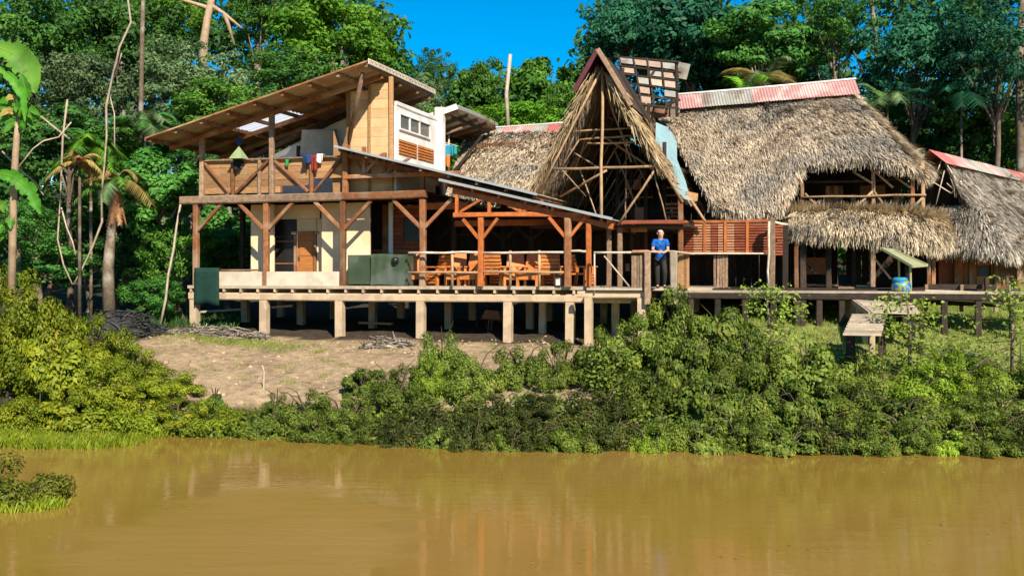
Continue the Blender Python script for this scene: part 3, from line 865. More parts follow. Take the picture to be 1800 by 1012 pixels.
for px, m_, ww in ((845, 'orange', .17), (998, 'timber', .2), (1035, 'orange', .15)):
    u = Lz(px, 0, TV)[0]
    zt_ = zB - .08 if px == 845 else min(zB - .08, zr3(u) - .25)
    bm(T2, 'post', M[m_], (u, TV, 3.5), (u, TV, zt_), ww)
    for s_ in (-1, 1):
        if px == 1035: continue
        bm(T2, 'brace', M['orange'], (u + s_ * .06, TV - .02, zB - .72), (u + s_ * .56, TV - .02, zB - .12), .09)
for px in (770, 885, 935, 1010):
    u = Lz(px, 0, 3.6)[0]
    bm(T2, 'post', M['timber_dark'], (u, 3.6, 3.5), (u, 3.6, zr3(u) - .2), .16)
    for s_ in (-1, 1): bm(T2, 'brace', M['timber_dark'], (u, 3.58, 5.0), (u + s_ * .6, 3.58, 5.5), .09)
# railing of poles
for px0, px1, z in ((718, 845, 4.53), (845, 998, 4.52), (1000, 1036, 4.55), (718, 845, 3.92), (845, 998, 3.93)):
    tb(T2, 'rail_pole', M['pole'] if z < 4 else M['pole_pale'], wob(Lz(px0, z, TV - .03), Lz(px1, z, TV - .03), 4, .015), .04)
for px in (795, 897, 948):
    tb(T2, 'rail_post', M['pole'], [Lz(px, 3.5, TV), Lz(px, 4.58, TV)], .045)
tb(T2, 'rail_post', M['pole_pale'], [Lz(1045, 3.3, -.7), Lz(1045, 4.5, -.7)], .025)
for px0, px1 in ((1044, 1110), (1110, 1166)):
    tb(T2, 'rail_pole', M['pole_pale'], wob(Lz(px0, 4.5, -.7), Lz(px1, 4.5, -.7), 3, .015), .035)
tb(T2, 'rail_brace', M['pole_pale'], [Lz(1062, 4.4, -.68), Lz(1106, 3.52, -.68)], .025)
bm(T2, 'bench_rail', M['slat_pink'], Lz(1112, 4.53, -.75), Lz(1140, 4.53, -.75), .16, .06)
for k, px in enumerate((1112, 1117, 1122, 1127, 1131)):
    bm(T2, 'gate_board', M['timber_grey'], Lz(px, 3.45, -.72), Lz(px, 4.42, -.72), .07, .03)
bm(T2, 'gate_post', M['timber_grey'], Lz(1138, 3.0, -.78), Lz(1138, 4.52, -.78), .17)
for k, px in enumerate((1194, 1199, 1204, 1209)):
    bm(T2, 'gate_board', M['plank'], Lz(px, 3.45, .55 + k * .1), Lz(px, 4.42, .55 + k * .1), .10, .03)
bm(T2, 'gate_post', M['deckboard'], Lz(1184, 3.0, -.35), Lz(1184, 4.50, -.35), .2, .16)
bm(T2, 'gate_rail', M['cream'], Lz(1179, 4.53, -.4), Lz(1216, 4.48, .9), .14, .04)
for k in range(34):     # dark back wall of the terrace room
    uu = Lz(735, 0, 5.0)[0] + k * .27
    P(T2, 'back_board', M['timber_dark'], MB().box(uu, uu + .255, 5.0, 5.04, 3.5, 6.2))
P(T2, 'board_frame', M['timber'], MB().box(Lz(770, 0, 4.9)[0], Lz(838, 0, 4.9)[0], 4.90, 4.94, 4.6, 4.65))
P(T2, 'board_frame', M['timber'], MB().box(Lz(770, 0, 4.9)[0], Lz(838, 0, 4.9)[0], 4.90, 4.94, 5.25, 5.28))

# ================================================================== THATCHED WINGS
# ---- low thatched wing behind the terrace
B = thing('thatched_wing', 'low thatched wing with red and grey ridge sheets, left of the open gable', 'thatched house', (9.5, 7, 2.5))
rowsB = []
for f_ in np.linspace(0, 1, 6):
    row = []
    for g_ in np.linspace(0, 1, 6):
        a0 = np.array(L(826 + g_ * 190, 236 - g_ * 6, 10.0)); a1 = np.array(L(785 + g_ * 210, 352 - g_ * 8, 5.3))
        p_ = a0 * (1 - f_) + a1 * f_; p_[2] += .25 * math.sin(math.pi * f_)
        row.append(p_)
    rowsB.append(row)
thatch(B, rowsB, 17000, M['thatch'], fringe=700, wd=.03)
cap(B, L(858, 226, 10.05), L(992, 216, 10.05), np.array(L(845, 253, 9.45)) - np.array(L(858, 226, 10.05)), 5, [M['greysheet'], M['pink'], M['pink'], M['greysheet'], M['red1']])
bm(B, 'ridge_flashing', M['white'], L(856, 225, 10.06), L(994, 215, 10.06), .1, .05)
for f_ in (.05, .4, .95):
    u = L(800 + 170 * f_, 0, 6)[0]
    bm(B, 'post', M['timber'], (u, 6, 3.5), (u, 6, 6.2), .16)
bk = MB().grid([[L(826, 236, 10.0), L(1016, 230, 10.0)], [(L(826, 0, 10)[0], 14.5, 5.5), (L(1016, 0, 10)[0], 14.5, 5.5)]])
P(B, 'back_slope', M['bed'], bk)
bm(B, 'floor_beam', M['timber'], (8.0, 6, 3.4), (12.5, 6, 3.4), .2, .2)

# ---- open gabled hall
CU, CHW, CZ0, CZ1, CV0, CV1 = 13.62, 2.4, 6.25, 10.35, .8, 8.6
Cc = thing('gabled_hall', 'open steep thatched gable framed with poles, under a dark metal ridge cap', 'gabled hall', (CU, 3.5, 3.5))
def cs(side, f_, v):      # point on the gable roof: side -1 left / +1 right, f 0 ridge..1 foot
    lean = -.55 * (1 - f_) if v <= CV0 + .01 else 0
    return (CU + side * CHW * (f_ ** 1.08), v + lean, CZ1 - (CZ1 - CZ0) * f_)
for side in (-1, 1):
    rows = [[cs(side, f_, v) for v in np.linspace(CV0, CV1, 5)] for f_ in np.linspace(.04, 1.0 if side < 0 else .72, 6)]
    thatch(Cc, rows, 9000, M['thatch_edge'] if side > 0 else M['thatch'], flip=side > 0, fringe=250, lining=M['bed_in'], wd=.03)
    for v in np.linspace(CV0 + .1, CV1, 8):
        tb(Cc, 'rafter', M['pole'], [Vector(cs(side, .0, v)) + Vector((-side * .10, 0, -.10)), Vector(cs(side, 1.04, v)) + Vector((-side * .10, 0, -.06))], .045)
    for f_ in np.linspace(.1, .98, 16):
        p0, p1 = Vector(cs(side, f_, CV0 + .05)), Vector(cs(side, f_, CV1))
        tb(Cc, 'batten', M['pole'], [p0 + Vector((-side * .05, 0, -.05)), p1 + Vector((-side * .05, 0, -.05))], .022, 5)
    # loose fronds hanging at the gable edge
    N = 1100 if side > 0 else 260
    f_ = rng.uniform(.12, .70 if side > 0 else .97, N)
    C0 = np.array([cs(side, x, CV0) for x in f_]) + rng.normal(size=(N, 3)) * np.array([.05, .12, .05])
    dn = unit(np.array([[side * CHW * .95, 0, -(CZ1 - CZ0)]]))
    V = blades(C0, np.repeat(dn, N, 0), np.repeat(np.array([[side * .2, -1.0, .1]]), N, 0), rng.uniform(.35, .85, N) * (1 if side > 0 else .7), rng.uniform(.016, .04, N), rng.uniform(.0, .16, N), .1)
    o = bpy.data.objects.new('edge_frond', blade_mesh('edge_frond', V - np.array(OFF[Cc.name]), M['thatch_edge'])); COL.objects.link(o); o.parent = Cc; o['kind'] = 'stuff'
# metal ridge cap: two dark sheets meeting at the apex
for side, m_ in ((-1, M['maroon']), (1, M['timber_dark'])):
    ln_ = .30 if side < 0 else .42
    z_up = .22
    for k in range(4):
        v0 = .0 + k * 1.1
        a0 = Vector((CU, v0, CZ1 + z_up)); a1 = Vector((CU, v0 + 1.14, CZ1 + z_up))
        dv = Vector((side * CHW * ln_, .0, -(CZ1 - CZ0) * ln_))
        P(Cc, 'ridge_sheet', m_, corr(a0, a0 + dv, a1, a1 + dv, 8, .015))
    bm(Cc, 'barge_board', M['timber_grey'] if side > 0 else M['maroon'], (CU, -.04, CZ1 + z_up), (CU + side * CHW * ln_, -.04, CZ1 + z_up - (CZ1 - CZ0) * ln_), .04, .14)
# front frame of poles
gp = lambda px, py, v=.45: L(px, py, v)
tb(Cc, 'king_post', M['pole'], wob(gp(1059, 118), gp(1057, 395), 5, .02), [.05, .048, .05, .048, .052, .055])
tb(Cc, 'collar_pole', M['pole'], wob(gp(973, 297), gp(1158, 292), 4, .02), .045)
for a0, a1, b0, b1 in ((1006, 232, 1112, 225), (1018, 246, 1112, 238), (1032, 252, 1118, 250)):
    tb(Cc, 'cross_pole', M['pole'], wob(L(a0, a1, 1.0), L(b0, b1, 1.0), 3, .02), .032)
for a0, a1, b0, b1, v0, v1 in ((1056, 125, 948, 338, .35, .7), (1066, 300, 985, 345, 1.2, 2.4), (1048, 230, 965, 345, 2.0, 3.0), (1150, 300, 1086, 396, .5, .5), (1062, 240, 1150, 300, 1.5, 1.5)):
    tb(Cc, 'brace_pole', M['pole'], wob(L(a0, a1, v0), L(b0, b1, v1), 3, .02), .038)
for a0, a1, b0, b1, v0, v1 in ((1052, 140, 985, 300, .9, 1.2), (1056, 160, 1010, 300, 1.8, 2.2), (1062, 150, 1110, 285, 1.0, 1.2), (1064, 175, 1140, 330, 2.2, 2.6), (1000, 262, 1060, 300, 1.6, 1.6), (985, 296, 1030, 345, 1.0, 2.0),
                               (1080, 262, 1130, 392, 2.2, 2.2), (1130, 300, 1078, 380, 2.6, 2.6), (1018, 246, 960, 335, 1.2, 1.5), (1030, 252, 985, 340, 2.2, 2.6), (1100, 300, 1100, 395, 1.4, 1.4), (1148, 296, 1172, 392, 1.2, 1.2), (1020, 300, 1052, 390, 2.0, 2.0), (1095, 240, 1060, 300, 2.4, 2.4)):
    tb(Cc, 'lattice_pole', M['timber_grey'] if a0 % 3 else M['pole'], wob(L(a0, a1, v0), L(b0, b1, v1), 3, .02), .024, 5)
for px in (1085, 1110, 1135, 1168):
    tb(Cc, 'inner_post', M['timber_dark'], [L(px, 250, 3.4), Lz(px, 3.5, 3.4)], .07)
for k in range(10):
    px0 = 975 + k * 12
    tb(Cc, 'lath', M['pole_pale'] if k % 3 == 0 else M['timber_grey'], [L(px0 + 60, 235 + 6 * k, 4.2), L(px0, 375, 4.6)], .022, 5)
# upper and lower floors inside, railing, furniture-like panels in the gloom
bm(Cc, 'floor_beam', M['slat_red'], Lz(1040, 5.42, .7), Lz(1202, 5.42, .7), .12, .12)
P(Cc, 'inner_floor', M['timber_dark'], MB().box(CU - 2.3, CU + 2.6, .8, 8, 5.3, 5.36))
P(Cc, 'ground_floor', M['deckboard'], MB().box(CU - 2.2, CU + 3.2, .95, 8.6, 3.38, 3.46))
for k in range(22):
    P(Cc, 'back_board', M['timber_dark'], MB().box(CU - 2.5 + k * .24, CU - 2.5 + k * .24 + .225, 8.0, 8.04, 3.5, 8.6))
for px, py, w_, h_, m_, v in ((1113, 325, .55, .35, 'slat_pink', 5.5), (1124, 378, .32, .5, 'slat_pink', 4.2), (1125, 347, .85, .04, 'slat_pink', 4.2), (1180, 330, .6, .05, 'plank', 4),
                              (1180, 343, .6, .05, 'plank', 4), (1106, 470, .25, .25, 'slat_pink', 4), (1125, 462, .3, .2, 'slat_pink', 4), (1123, 402, .5, .2, 'slat_pink', 1.6)):
    p_ = L(px, py, v); P(Cc, 'shelf_panel', M[m_], MB().box(p_[0] - w_ / 2, p_[0] + w_ / 2, v, v + .04, p_[2] - h_ / 2, p_[2] + h_ / 2))
for px in (1070, 1090, 1196):
    bm(Cc, 'post', M['timber_grey'] if px < 1195 else M['timber'], Lz(px, 3.4, 1.0), Lz(px, 5.4 if px < 1195 else 6.2, 1.0), .15)
for k in range(5): bm(Cc, 'shutter_slat', M['timber'], Lz(1170, 5.55 + k * .13, 2.5), Lz(1194, 5.55 + k * .13, 2.5), .04, .07)
for u in (CU - 2, CU + .3, CU + 2.4):
    for v in (1.2, 4.5): bm(Cc, 'stilt', M['stilt'], (u, v, gz(u, v)), (u, v, 3.38), .22)

# ---- unfinished roof lantern above the hall: panels on a dark frame
Ln = thing('roof_lantern', 'unfinished roof lantern of grey-brown panels on a dark frame, above the gable', 'roof lantern', (15.5, 6.0, 9.6))
lt = lambda px, py: None
tl, tr, bl, br_ = [np.array(p) for p in (L(1088, 98, 6.9), L(1188, 110, 6.9), L(1104, 180, 5.2), L(1190, 192, 5.2))]
def lp(a_, b_): return tl * (1 - a_) * (1 - b_) + tr * a_ * (1 - b_) + bl * (1 - a_) * b_ + br_ * a_ * b_
for i in range(4):
    for j in range(5):
        if (i, j) in ((3, 4), (0, 4), (0, 2), (0, 3), (2, 3), (2, 4), (1, 1)): continue
        g0, g1 = .02, .02
        c4 = [lp(i / 4 + g0, j / 5 + g1), lp((i + 1) / 4 - g0, j / 5 + g1), lp((i + 1) / 4 - g0, (j + 1) / 5 - .05), lp(i / 4 + g0, (j + 1) / 5 - .05)]
        o_ = np.array((0, .03, .02))
        P(Ln, 'roof_panel', M['lantern'] if (i + j) % 3 else M['greysheet'], MB().add([*c4, *[c - o_ for c in c4]], [(0, 1, 2, 3), (7, 6, 5, 4), (0, 4, 5, 1), (1, 5, 6, 2), (2, 6, 7, 3), (3, 7, 4, 0)]))
for j in range(6):
    bm(Ln, 'purlin', M['timber_dark'], lp(-.05, j / 5) + np.array((0, -.08, -.02)), lp(1.08, j / 5) + np.array((0, -.08, -.02)), .055, .06, j=.05)
for i in range(5):
    bm(Ln, 'rafter', M['timber_dark'], lp(i / 4, -.03) + np.array((0, -.02, -.06)), lp(i / 4 + .03, 1.08) + np.array((0, -.02, -.06)), .06, .07, j=.05)
P(Ln, 'roof_panel', M['greysheet'], MB().beam(lp(1.02, .16), lp(1.22, .18), .03, .55))
for px in (1095, 1140, 1190):
    bm(Ln, 'post', M['timber_dark'], L(px, 205, 6.2), L(px, 120, 6.3), .1)
bm(Ln, 'brace', M['timber_dark'], L(1100, 195, 5.8), L(1150, 125, 6.3), .08)
bm(Ln, 'brace', M['timber_dark'], L(1160, 190, 5.5), L(1195, 175, 5.5), .08)
P(Ln, 'fascia_panel', M['timber'], MB().beam(L(1132, 197, 6.6), L(1178, 193, 6.6), .04, .5))
P(Ln, 'fascia_panel', M['greysheet'], MB().beam(L(1172, 192, 7.6), L(1192, 186, 7.6), .04, .5))

# ---- main thatched house
D = thing('thatched_house', 'large two-storey thatched house with long faded red ridge cap, centre right', 'thatched house', (19.5, 6, 2.3))
RZ = lambda px, py: L(px, py, 9.0)
ridge = [RZ(1150, 197), RZ(1240, 190), RZ(1322, 184), RZ(1345, 182), RZ(1420, 174), RZ(1480, 168), RZ(1500, 166), RZ(1505, 168), RZ(1503, 170)]
eave = [L(1250, 360, 4.5), L(1312, 370, 4.25), L(1374, 360, 4.3), L(1412, 284, 5.5), L(1520, 272, 5.35), L(1598, 290, 5.25), L(1628, 306, 6.0), L(1636, 300, 8.0), L(1630, 290, 10.5)]
ub = eave[-1][0]
ridge += [RZ(1495, 168), RZ(1150, 197)]
eave += [(ub - 1.2, 13.4, 6.9), (14.2, 13.4, 6.3)]
rowsD = []
for f_ in np.linspace(0, 1, 7):
    row = []
    for i, (a0, a1) in enumerate(zip(ridge, eave)):
        p_ = np.array(a0) * (1 - f_) + np.array(a1) * f_
        p_[2] += (.18 if i < 6 else -.12) * math.sin(math.pi * f_)
        row.append(p_)
    rowsD.append(row)
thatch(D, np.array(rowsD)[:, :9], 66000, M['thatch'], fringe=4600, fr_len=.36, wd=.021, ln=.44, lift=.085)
thatch(D, np.array(rowsD)[:, 8:], 800, M['thatch'], fringe=0, name='thatch')
cap(D, L(1188, 168, 9.0), L(1503, 140, 9.0), np.array(L(1192, 192, 8.4)) - np.array(L(1188, 168, 9.0)), 7, [M['pink'], M['greysheet'], M['greysheet'], M['pink'], M['pink'], M['pink'], M['pink']], waves=9)
cap(D, L(1188, 168, 9.02), L(1503, 140, 9.02), Vector((0, .6, -.45)), 7, [M['pink']], waves=6)
bm(D, 'ridge_flashing', M['white'], np.array(L(1186, 167, 9.01)) + np.array((0, 0, .02)), np.array(L(1505, 139, 9.01)) + np.array((0, 0, .02)), .09, .06)
# blue metal valley gutter between gable and thatch
P(D, 'valley_gutter', M['flash'], MB().grid([[L(1153, 215, 4.6), L(1176, 225, 5.6), L(1190, 250, 6.2)], [L(1152, 252, 3.4), L(1172, 268, 4.4), L(1190, 280, 5.4)], [L(1160, 290, 2.2), L(1183, 312, 3.4), L(1205, 318, 4.4)],
                                             [L(1180, 322, 1.2), L(1200, 338, 2.4), L(1212, 345, 3.0)], [L(1203, 350, .9), L(1212, 352, 1.3), L(1218, 352, 1.6)]]), smooth=True)
P(D, 'valley_board', M['plank'], MB().beam(L(1206, 343, 2.0), L(1226, 347, 2.3), .03, .24))
# small thatched skirt roof
top = [L(1394, 381, 5.7), L(1460, 375, 5.6), L(1560, 374, 5.6), L(1615, 378, 5.8), L(1633, 384, 6.6), L(1632, 388, 8.4)]
bot = [L(1386, 404, 4.75), L(1455, 410, 4.2), L(1570, 418, 4.1), L(1645, 430, 4.4), L(1668, 424, 5.4), L(1672, 420, 8.0)]
rowsS = [[np.array(a0) * (1 - f_) + np.array(a1) * f_ + np.array((0, 0, .38 * math.sin(math.pi * f_ * .9))) for a0, a1 in zip(top, bot)] for f_ in np.linspace(0, 1, 6)]
thatch(D, rowsS, 20000, M['thatch_mix'], fringe=3800, fr_len=.42, wd=.022, ln=.38)
# upper storey opening: posts, poles, back boards
def dpost(px, z0, z1, v, m_='timber', w_=.14): bm(D, 'post', M[m_], Lz(px, z0, v), Lz(px, z1, v), w_)
for px, m_ in ((1410, 'timber'), (1535, 'pole'), (1604, 'timber'), (1622, 'pole')): dpost(px, 5.7, 7.5, 5.7, m_, .12)
tb(D, 'rail_pole', M['pole'], wob(Lz(1408, 6.42, 5.6), Lz(1628, 6.42, 5.6), 4, .02), .04)
tb(D, 'rail_pole', M['timber_dark'], wob(Lz(1408, 6.95, 5.9), Lz(1628, 6.95, 5.9), 4, .02), .05)
for a0, a1, b0, b1 in ((1497, 372, 1534, 336), (1536, 336, 1562, 372), (1536, 300, 1570, 330), (1598, 372, 1624, 345), (1500, 302, 1533, 322), (1415, 340, 1445, 372), (1570, 308, 1600, 330)):
    tb(D, 'brace_pole', M['pole'], [L(a0, a1, 5.65), L(b0, b1, 5.65)], .04)
for k, px in enumerate((1455, 1462, 1470, 1478, 1500, 1575, 1582)): dpost(px, 5.7, 6.6 if k > 3 else 6.9, 7.2, 'timber' if k % 2 else 'plank', .16)
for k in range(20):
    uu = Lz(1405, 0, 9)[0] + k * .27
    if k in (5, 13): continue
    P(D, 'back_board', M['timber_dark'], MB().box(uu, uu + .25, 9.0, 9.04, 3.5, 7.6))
P(D, 'upper_floor', M['timber_dark'], MB().box(Lz(1240, 0, 5)[0], Lz(1625, 0, 5)[0], 4.7, 9, 5.66, 5.72))
P(D, 'panel', M['plank'], MB().box(Lz(1512, 0, 8)[0], Lz(1556, 0, 8)[0], 8, 8.04, 6.5, 6.95))
# louvre screen
vL = 3.2
bm(D, 'screen_rail', M['orange'], Lz(1196, 5.55, vL), Lz(1358, 5.55, vL), .1, .09)
bm(D, 'screen_rail', M['timber'], Lz(1196, 4.52, vL), Lz(1358, 4.52, vL), .1, .08)
cols = [(1203, 1218, 'slat_red'), (1219, 1236, 'slat_pink'), (1240, 1249, 'slat_pink'), (1250, 1261, 'slat_red'), (1262, 1272, 'slat_pink'), (1278, 1291, 'slat_pink'), (1292, 1311, 'slat_red'), (1315, 1353, 'slat_red')]
for a0, a1, m_ in cols:
    for k in range(11):
        z = 4.60 + k * .083
        P(D, 'louvre_slat', M[m_], MB().beam(Lz(a0, z, vL), Lz(a1, z, vL), .02, .05, up=(0, -.2, 1)))
for px in (1199, 1238, 1275, 1313, 1356): bm(D, 'screen_post', M['orange'], Lz(px, 4.5, vL - .01), Lz(px, 5.55, vL - .01), .09)
P(D, 'screen_back', M['timber_dark'], MB().box(Lz(1200, 0, vL + .3)[0], Lz(1356, 0, vL + .3)[0], vL + .3, vL + .33, 4.5, 5.5))
for k in range(11): bm(D, 'louvre_slat', M['slat_red'], Lz(1361, 4.5 + k * .09, 3.9), Lz(1376, 4.5 + k * .09, 3.9), .03, .06)
# ground floor posts and dark back wall
for px, v, m_, w_ in ((1196, 3.0, 'pole', .16), (1357, 2.6, 'timber_grey', .17), (1380, 4.4, 'timber_dark', .2), (1400, 4.6, 'timber', .14), (1412, 4.8, 'timber_dark', .2), (1457, 5.0, 'timber_dark', .18), (1500, 5.6, 'timber_dark', .15), (1534, 4.3, 'timber_grey', .15), (1595, 5.0, 'timber_dark', .18), (1632, 4.8, 'timber', .12)):
    dpost(px, 3.4, 5.6 if px < 1390 else 5.0, v, m_, w_)
tb(D, 'vine_pole', M['pole_pale'], wob(Lz(1351, 3.5, 2.5), Lz(1352, 5.5, 2.5), 4, .03), .04)
tb(D, 'beam_pole', M['pole_pale'], wob(Lz(1352, 5.5, 2.6), Lz(1384, 5.42, 3.4), 3, .02), .05)
for k, px in enumerate((1257, 1262, 1267, 1272, 1277)): bm(D, 'rail_board', M['timber_grey'], Lz(px, 3.45, 2.4), Lz(px, 4.45, 2.4), .075, .03)
bm(D, 'hand_rail', M['pole_pale'], Lz(1204, 4.52, 2.2), Lz(1342, 4.5, 2.4), .1, .05)
wn = P(D, 'window', M['orange'], MB().box(Lz(1408, 0, 6.2)[0], Lz(1456, 0, 6.2)[0], 6.2, 6.24, 3.9, 4.42))
for px in (1408, 1432, 1456): P(wn, 'window_frame', M['door'], MB().beam(Lz(px, 3.9, 6.17), Lz(px, 4.45, 6.17), .06, .05))
P(wn, 'window_sill', M['door'], MB().beam(Lz(1405, 3.88, 6.15), Lz(1459, 3.88, 6.15), .09, .05))
bm(D, 'brace', M['timber_dark'], L(1408, 458, 5.0), L(1436, 480, 5.0), .07)
P(D, 'ground_floor', M['timber_dark'], MB().box(Lz(1200, 0, 4)[0], Lz(1640, 0, 4)[0], 1.75, 9.0, 3.33, 3.43))
tb(D, 'brace', M['pole'], [L(1212, 348, 2.8), L(1240, 390, 2.8)], .05)
for k in range(16):
    uu = Lz(1200, 0, 7.5)[0] + k * .27
    P(D, 'back_board', M['timber_dark'], MB().box(uu, uu + .25, 7.5, 7.54, 3.43, 5.6))
for px in (1215, 1260, 1310, 1360, 1420, 1480):
    for v in (2.2, 5.0):
        u = Lz(px, 0, v)[0]; bm(D, 'stilt', M['timber_dark'], (u, v, gz(u, v)), (u, v, 3.33), .18)

# ---- hut at the far right
E = thing('thatched_hut', 'smaller thatched hut with red striped ridge cap, at the right edge', 'thatched hut', Wp(1760, 520, 38.5)[:2] + (2.4,), frame='W')
rg = [Wp(1650, 276, 38), Wp(1690, 285, 39.4), Wp(1735, 298, 41), Wp(1780, 308, 42.6), Wp(1830, 322, 44.4)]
ev = [Wp(1756, 436, 35.4), Wp(1800, 436, 36.4), Wp(1850, 436, 37.8), Wp(1920, 432, 39.6), Wp(2000, 430, 42)]
rowsE = [[np.array(a0) * (1 - f_) + np.array(a1) * f_ + np.array((0, 0, -.22 * math.sin(math.pi * f_))) for a0, a1 in zip(rg, ev)] for f_ in np.linspace(0, 1, 7)]
thatch(E, rowsE, 19000, M['thatch_grey'], fringe=1500, fr_len=.45, wd=.028)
lf = [Wp(1565, 420, 42), Wp(1600, 420, 43.4), Wp(1640, 420, 45), Wp(1690, 420, 46.6), Wp(1740, 420, 48.4)]
thatch(E, [[np.array(a0) * (1 - f_) + np.array(a1) * f_ for a0, a1 in zip(rg, lf)] for f_ in np.linspace(0, 1, 5)], 900, M['thatch_grey'], flip=True, lining=M['bed_in'])
cap(E, Wp(1633, 263, 37.4), Wp(1812, 308, 44.2), np.array(Wp(1664, 287, 37.2)) - np.array(Wp(1633, 263, 37.4)), 7, [M['red1'], M['pink'], M['greysheet'], M['pink'], M['greysheet'], M['red1'], M['red1']])
cap(E, Wp(1633, 263, 37.41), Wp(1812, 308, 44.21), np.array(Wp(1612, 292, 38.4)) - np.array(Wp(1633, 263, 37.41)), 7, [M['red1']])
tE = [Wp(1632, 372, 38.6), Wp(1680, 362, 37.6), Wp(1716, 358, 36.7), Wp(1735, 380, 36.2)]
bE = [Wp(1630, 432, 37.2), Wp(1684, 432, 36.3), Wp(1730, 434, 35.5), Wp(1775, 436, 35.1)]
thatch(E, [[np.array(a0) * (1 - f_) + np.array(a1) * f_ + np.array((0, 0, .12 * math.sin(math.pi * f_))) for a0, a1 in zip(tE, bE)] for f_ in np.linspace(0, 1, 5)], 9000, M['thatch_grey'], fringe=1300, fr_len=.35, wd=.027)
for p0, p1 in (((1655, 282), (1640, 320)), ((1662, 285), (1688, 330)), ((1640, 320), (1672, 340)), ((1672, 340), (1690, 318)), ((1660, 300), (1645, 360)), ((1664, 322), (1690, 345)), ((1690, 320), (1692, 358))):
    tb(E, 'gable_pole', M['pole_pale'], [Wp(*p0, 37.4), Wp(*p1, 37.4)], .02)
wE = lambda px, py, t: Wp(px, py, t)
for p0, p1, m_ in ((1683, 1693, 'orange'), (1694, 1703, 'chair'), (1709, 1716, 'orange'), (1717, 1748, 'door'), (1650, 1681, 'slat_red'), (1750, 1830, 'timber')):
    x0, x1 = Wp(p0, 0, 37)[0], Wp(p1, 0, 37)[0]
    P(E, 'wall_board' if p1 - p0 < 9 or p0 in (1650, 1750) else 'door', M[m_], MB().box(x0, x1, 37.0, 37.05, 3.4, 5.2))
P(E, 'window', M['black'], MB().box(Wp(1721, 0, 36.9)[0], Wp(1743, 0, 36.9)[0], 36.95, 36.99, 3.8, 4.15))
for px in (1640, 1680, 1706, 1750, 1790): P(E, 'post', M['timber'], MB().beam(Wp(px, 0, 36.8)[:2] + (3.3,), Wp(px, 0, 36.8)[:2] + (5.1,), .13))
P(E, 'ground_floor', M['timber_dark'], MB().box(13.5, 20, 36.5, 42, 3.28, 3.4))
for x in (14.2, 16, 18): P(E, 'stilt', M['timber_dark'], MB().beam((x, 36.7, 1.9), (x, 36.7, 3.28), .18))
for k in range(16):
    P(E, 'back_board', M['timber_dark'], MB().box(13.6 + k * .4, 13.97 + k * .4, 41, 41.04, 3.4, 5.6))

# ================================================================== BOARDWALK AND JETTY (right)
W_ = thing('boardwalk', 'long low boardwalk on dark posts in front of the thatched houses', 'boardwalk', (20, 1, 2.2))
u0, u1 = Lz(1200, 0, 1.3)[0], Lz(1830, 0, 1.3)[0]
for k in range(8):
    for (a0, a1) in ((u0, u0 + 3.1), (u0 + 3.11, u0 + 6.4), (u0 + 6.41, u1)):
        P(W_, 'walk_board', M['deckboard'], MB().box(a0, a1 - .01, .2 + k * .19, .38 + k * .19, 3.33, 3.38 + random.uniform(-.006, .006)))
bm(W_, 'edge_beam', M['timber_dark'], (u0, .25, 3.24), (u1, .25, 3.24), .12, .16)
for px in (1215, 1262, 1310, 1360, 1402, 1412, 1440, 1480, 1540, 1600, 1660, 1720, 1780):
    u = Lz(px, 0, .3)[0]; bm(W_, 'post', M['timber_dark'], (u, .3, gz(u, .3)), (u, .3, 3.2), .17)
bm(W_, 'brace', M['timber_dark'], L(1384, 512, .3), L(1400, 528, .3), .09)

J = thing('jetty', 'weathered timber jetty sloping down from the boardwalk towards the pond', 'jetty', (20, -1.5, 2.0))
for k in range(15):
    f0 = k / 15
    a0, a1 = np.array(Wp(1478, 509, 33.0)), np.array(Wp(1585, 512, 33.0))
    b0, b1 = np.array(Wp(1532, 547, 28.6)), np.array(Wp(1618, 549, 28.6))
    e0, e1 = a0 + (b0 - a0) * f0, a1 + (b1 - a1) * f0
    g0, g1 = a0 + (b0 - a0) * (f0 + .062), a1 + (b1 - a1) * (f0 + .062)
    def w2l(p): x, y = p[0] - OX, p[1] - OY; return (x * ca - y * sa, x * sa + y * ca, p[2])
    qd = [w2l(p) for p in (e0, e1, g1, g0)]
    dz = random.uniform(-.008, .008)
    P(J, 'jetty_board', M['deckboard'], MB().add([(x, y, z + dz) for x, y, z in qd] + [(x, y, z - .05 + dz) for x, y, z in qd], [(0, 3, 2, 1), (4, 5, 6, 7), (0, 1, 5, 4), (1, 2, 6, 5), (2, 3, 7, 6), (3, 0, 4, 7)]))
for f0 in (0.02, .14, .34, .54, .74, .95):
    a0, b0 = np.array(Wp(1478, 509, 33.0)), np.array(Wp(1532, 547, 28.6))
    e0 = a0 + (b0 - a0) * f0
    for dx in (.06, 1.35):
        q = w2l((e0[0] + dx, e0[1], 0)); bm(J, 'post', M['stilt'] if dx < 1 else M['timber_dark'], (q[0], q[1], gz(q[0], q[1])), (q[0], q[1], e0[2] - .05), .15)
a0, b0 = np.array(Wp(1478, 509, 33.0)), np.array(Wp(1532, 547, 28.6))
bm(J, 'edge_beam', M['stilt'], np.array(w2l(a0)) - np.array((.04, 0, .1)), np.array(w2l(b0)) - np.array((.04, 0, .1)), .07, .14)
P(J, 'bench_top', M['timber_grey'], MB().beam(w2l(Wp(1472, 508, 33.4)), w2l(Wp(1538, 508, 33.2)), .5, .14))
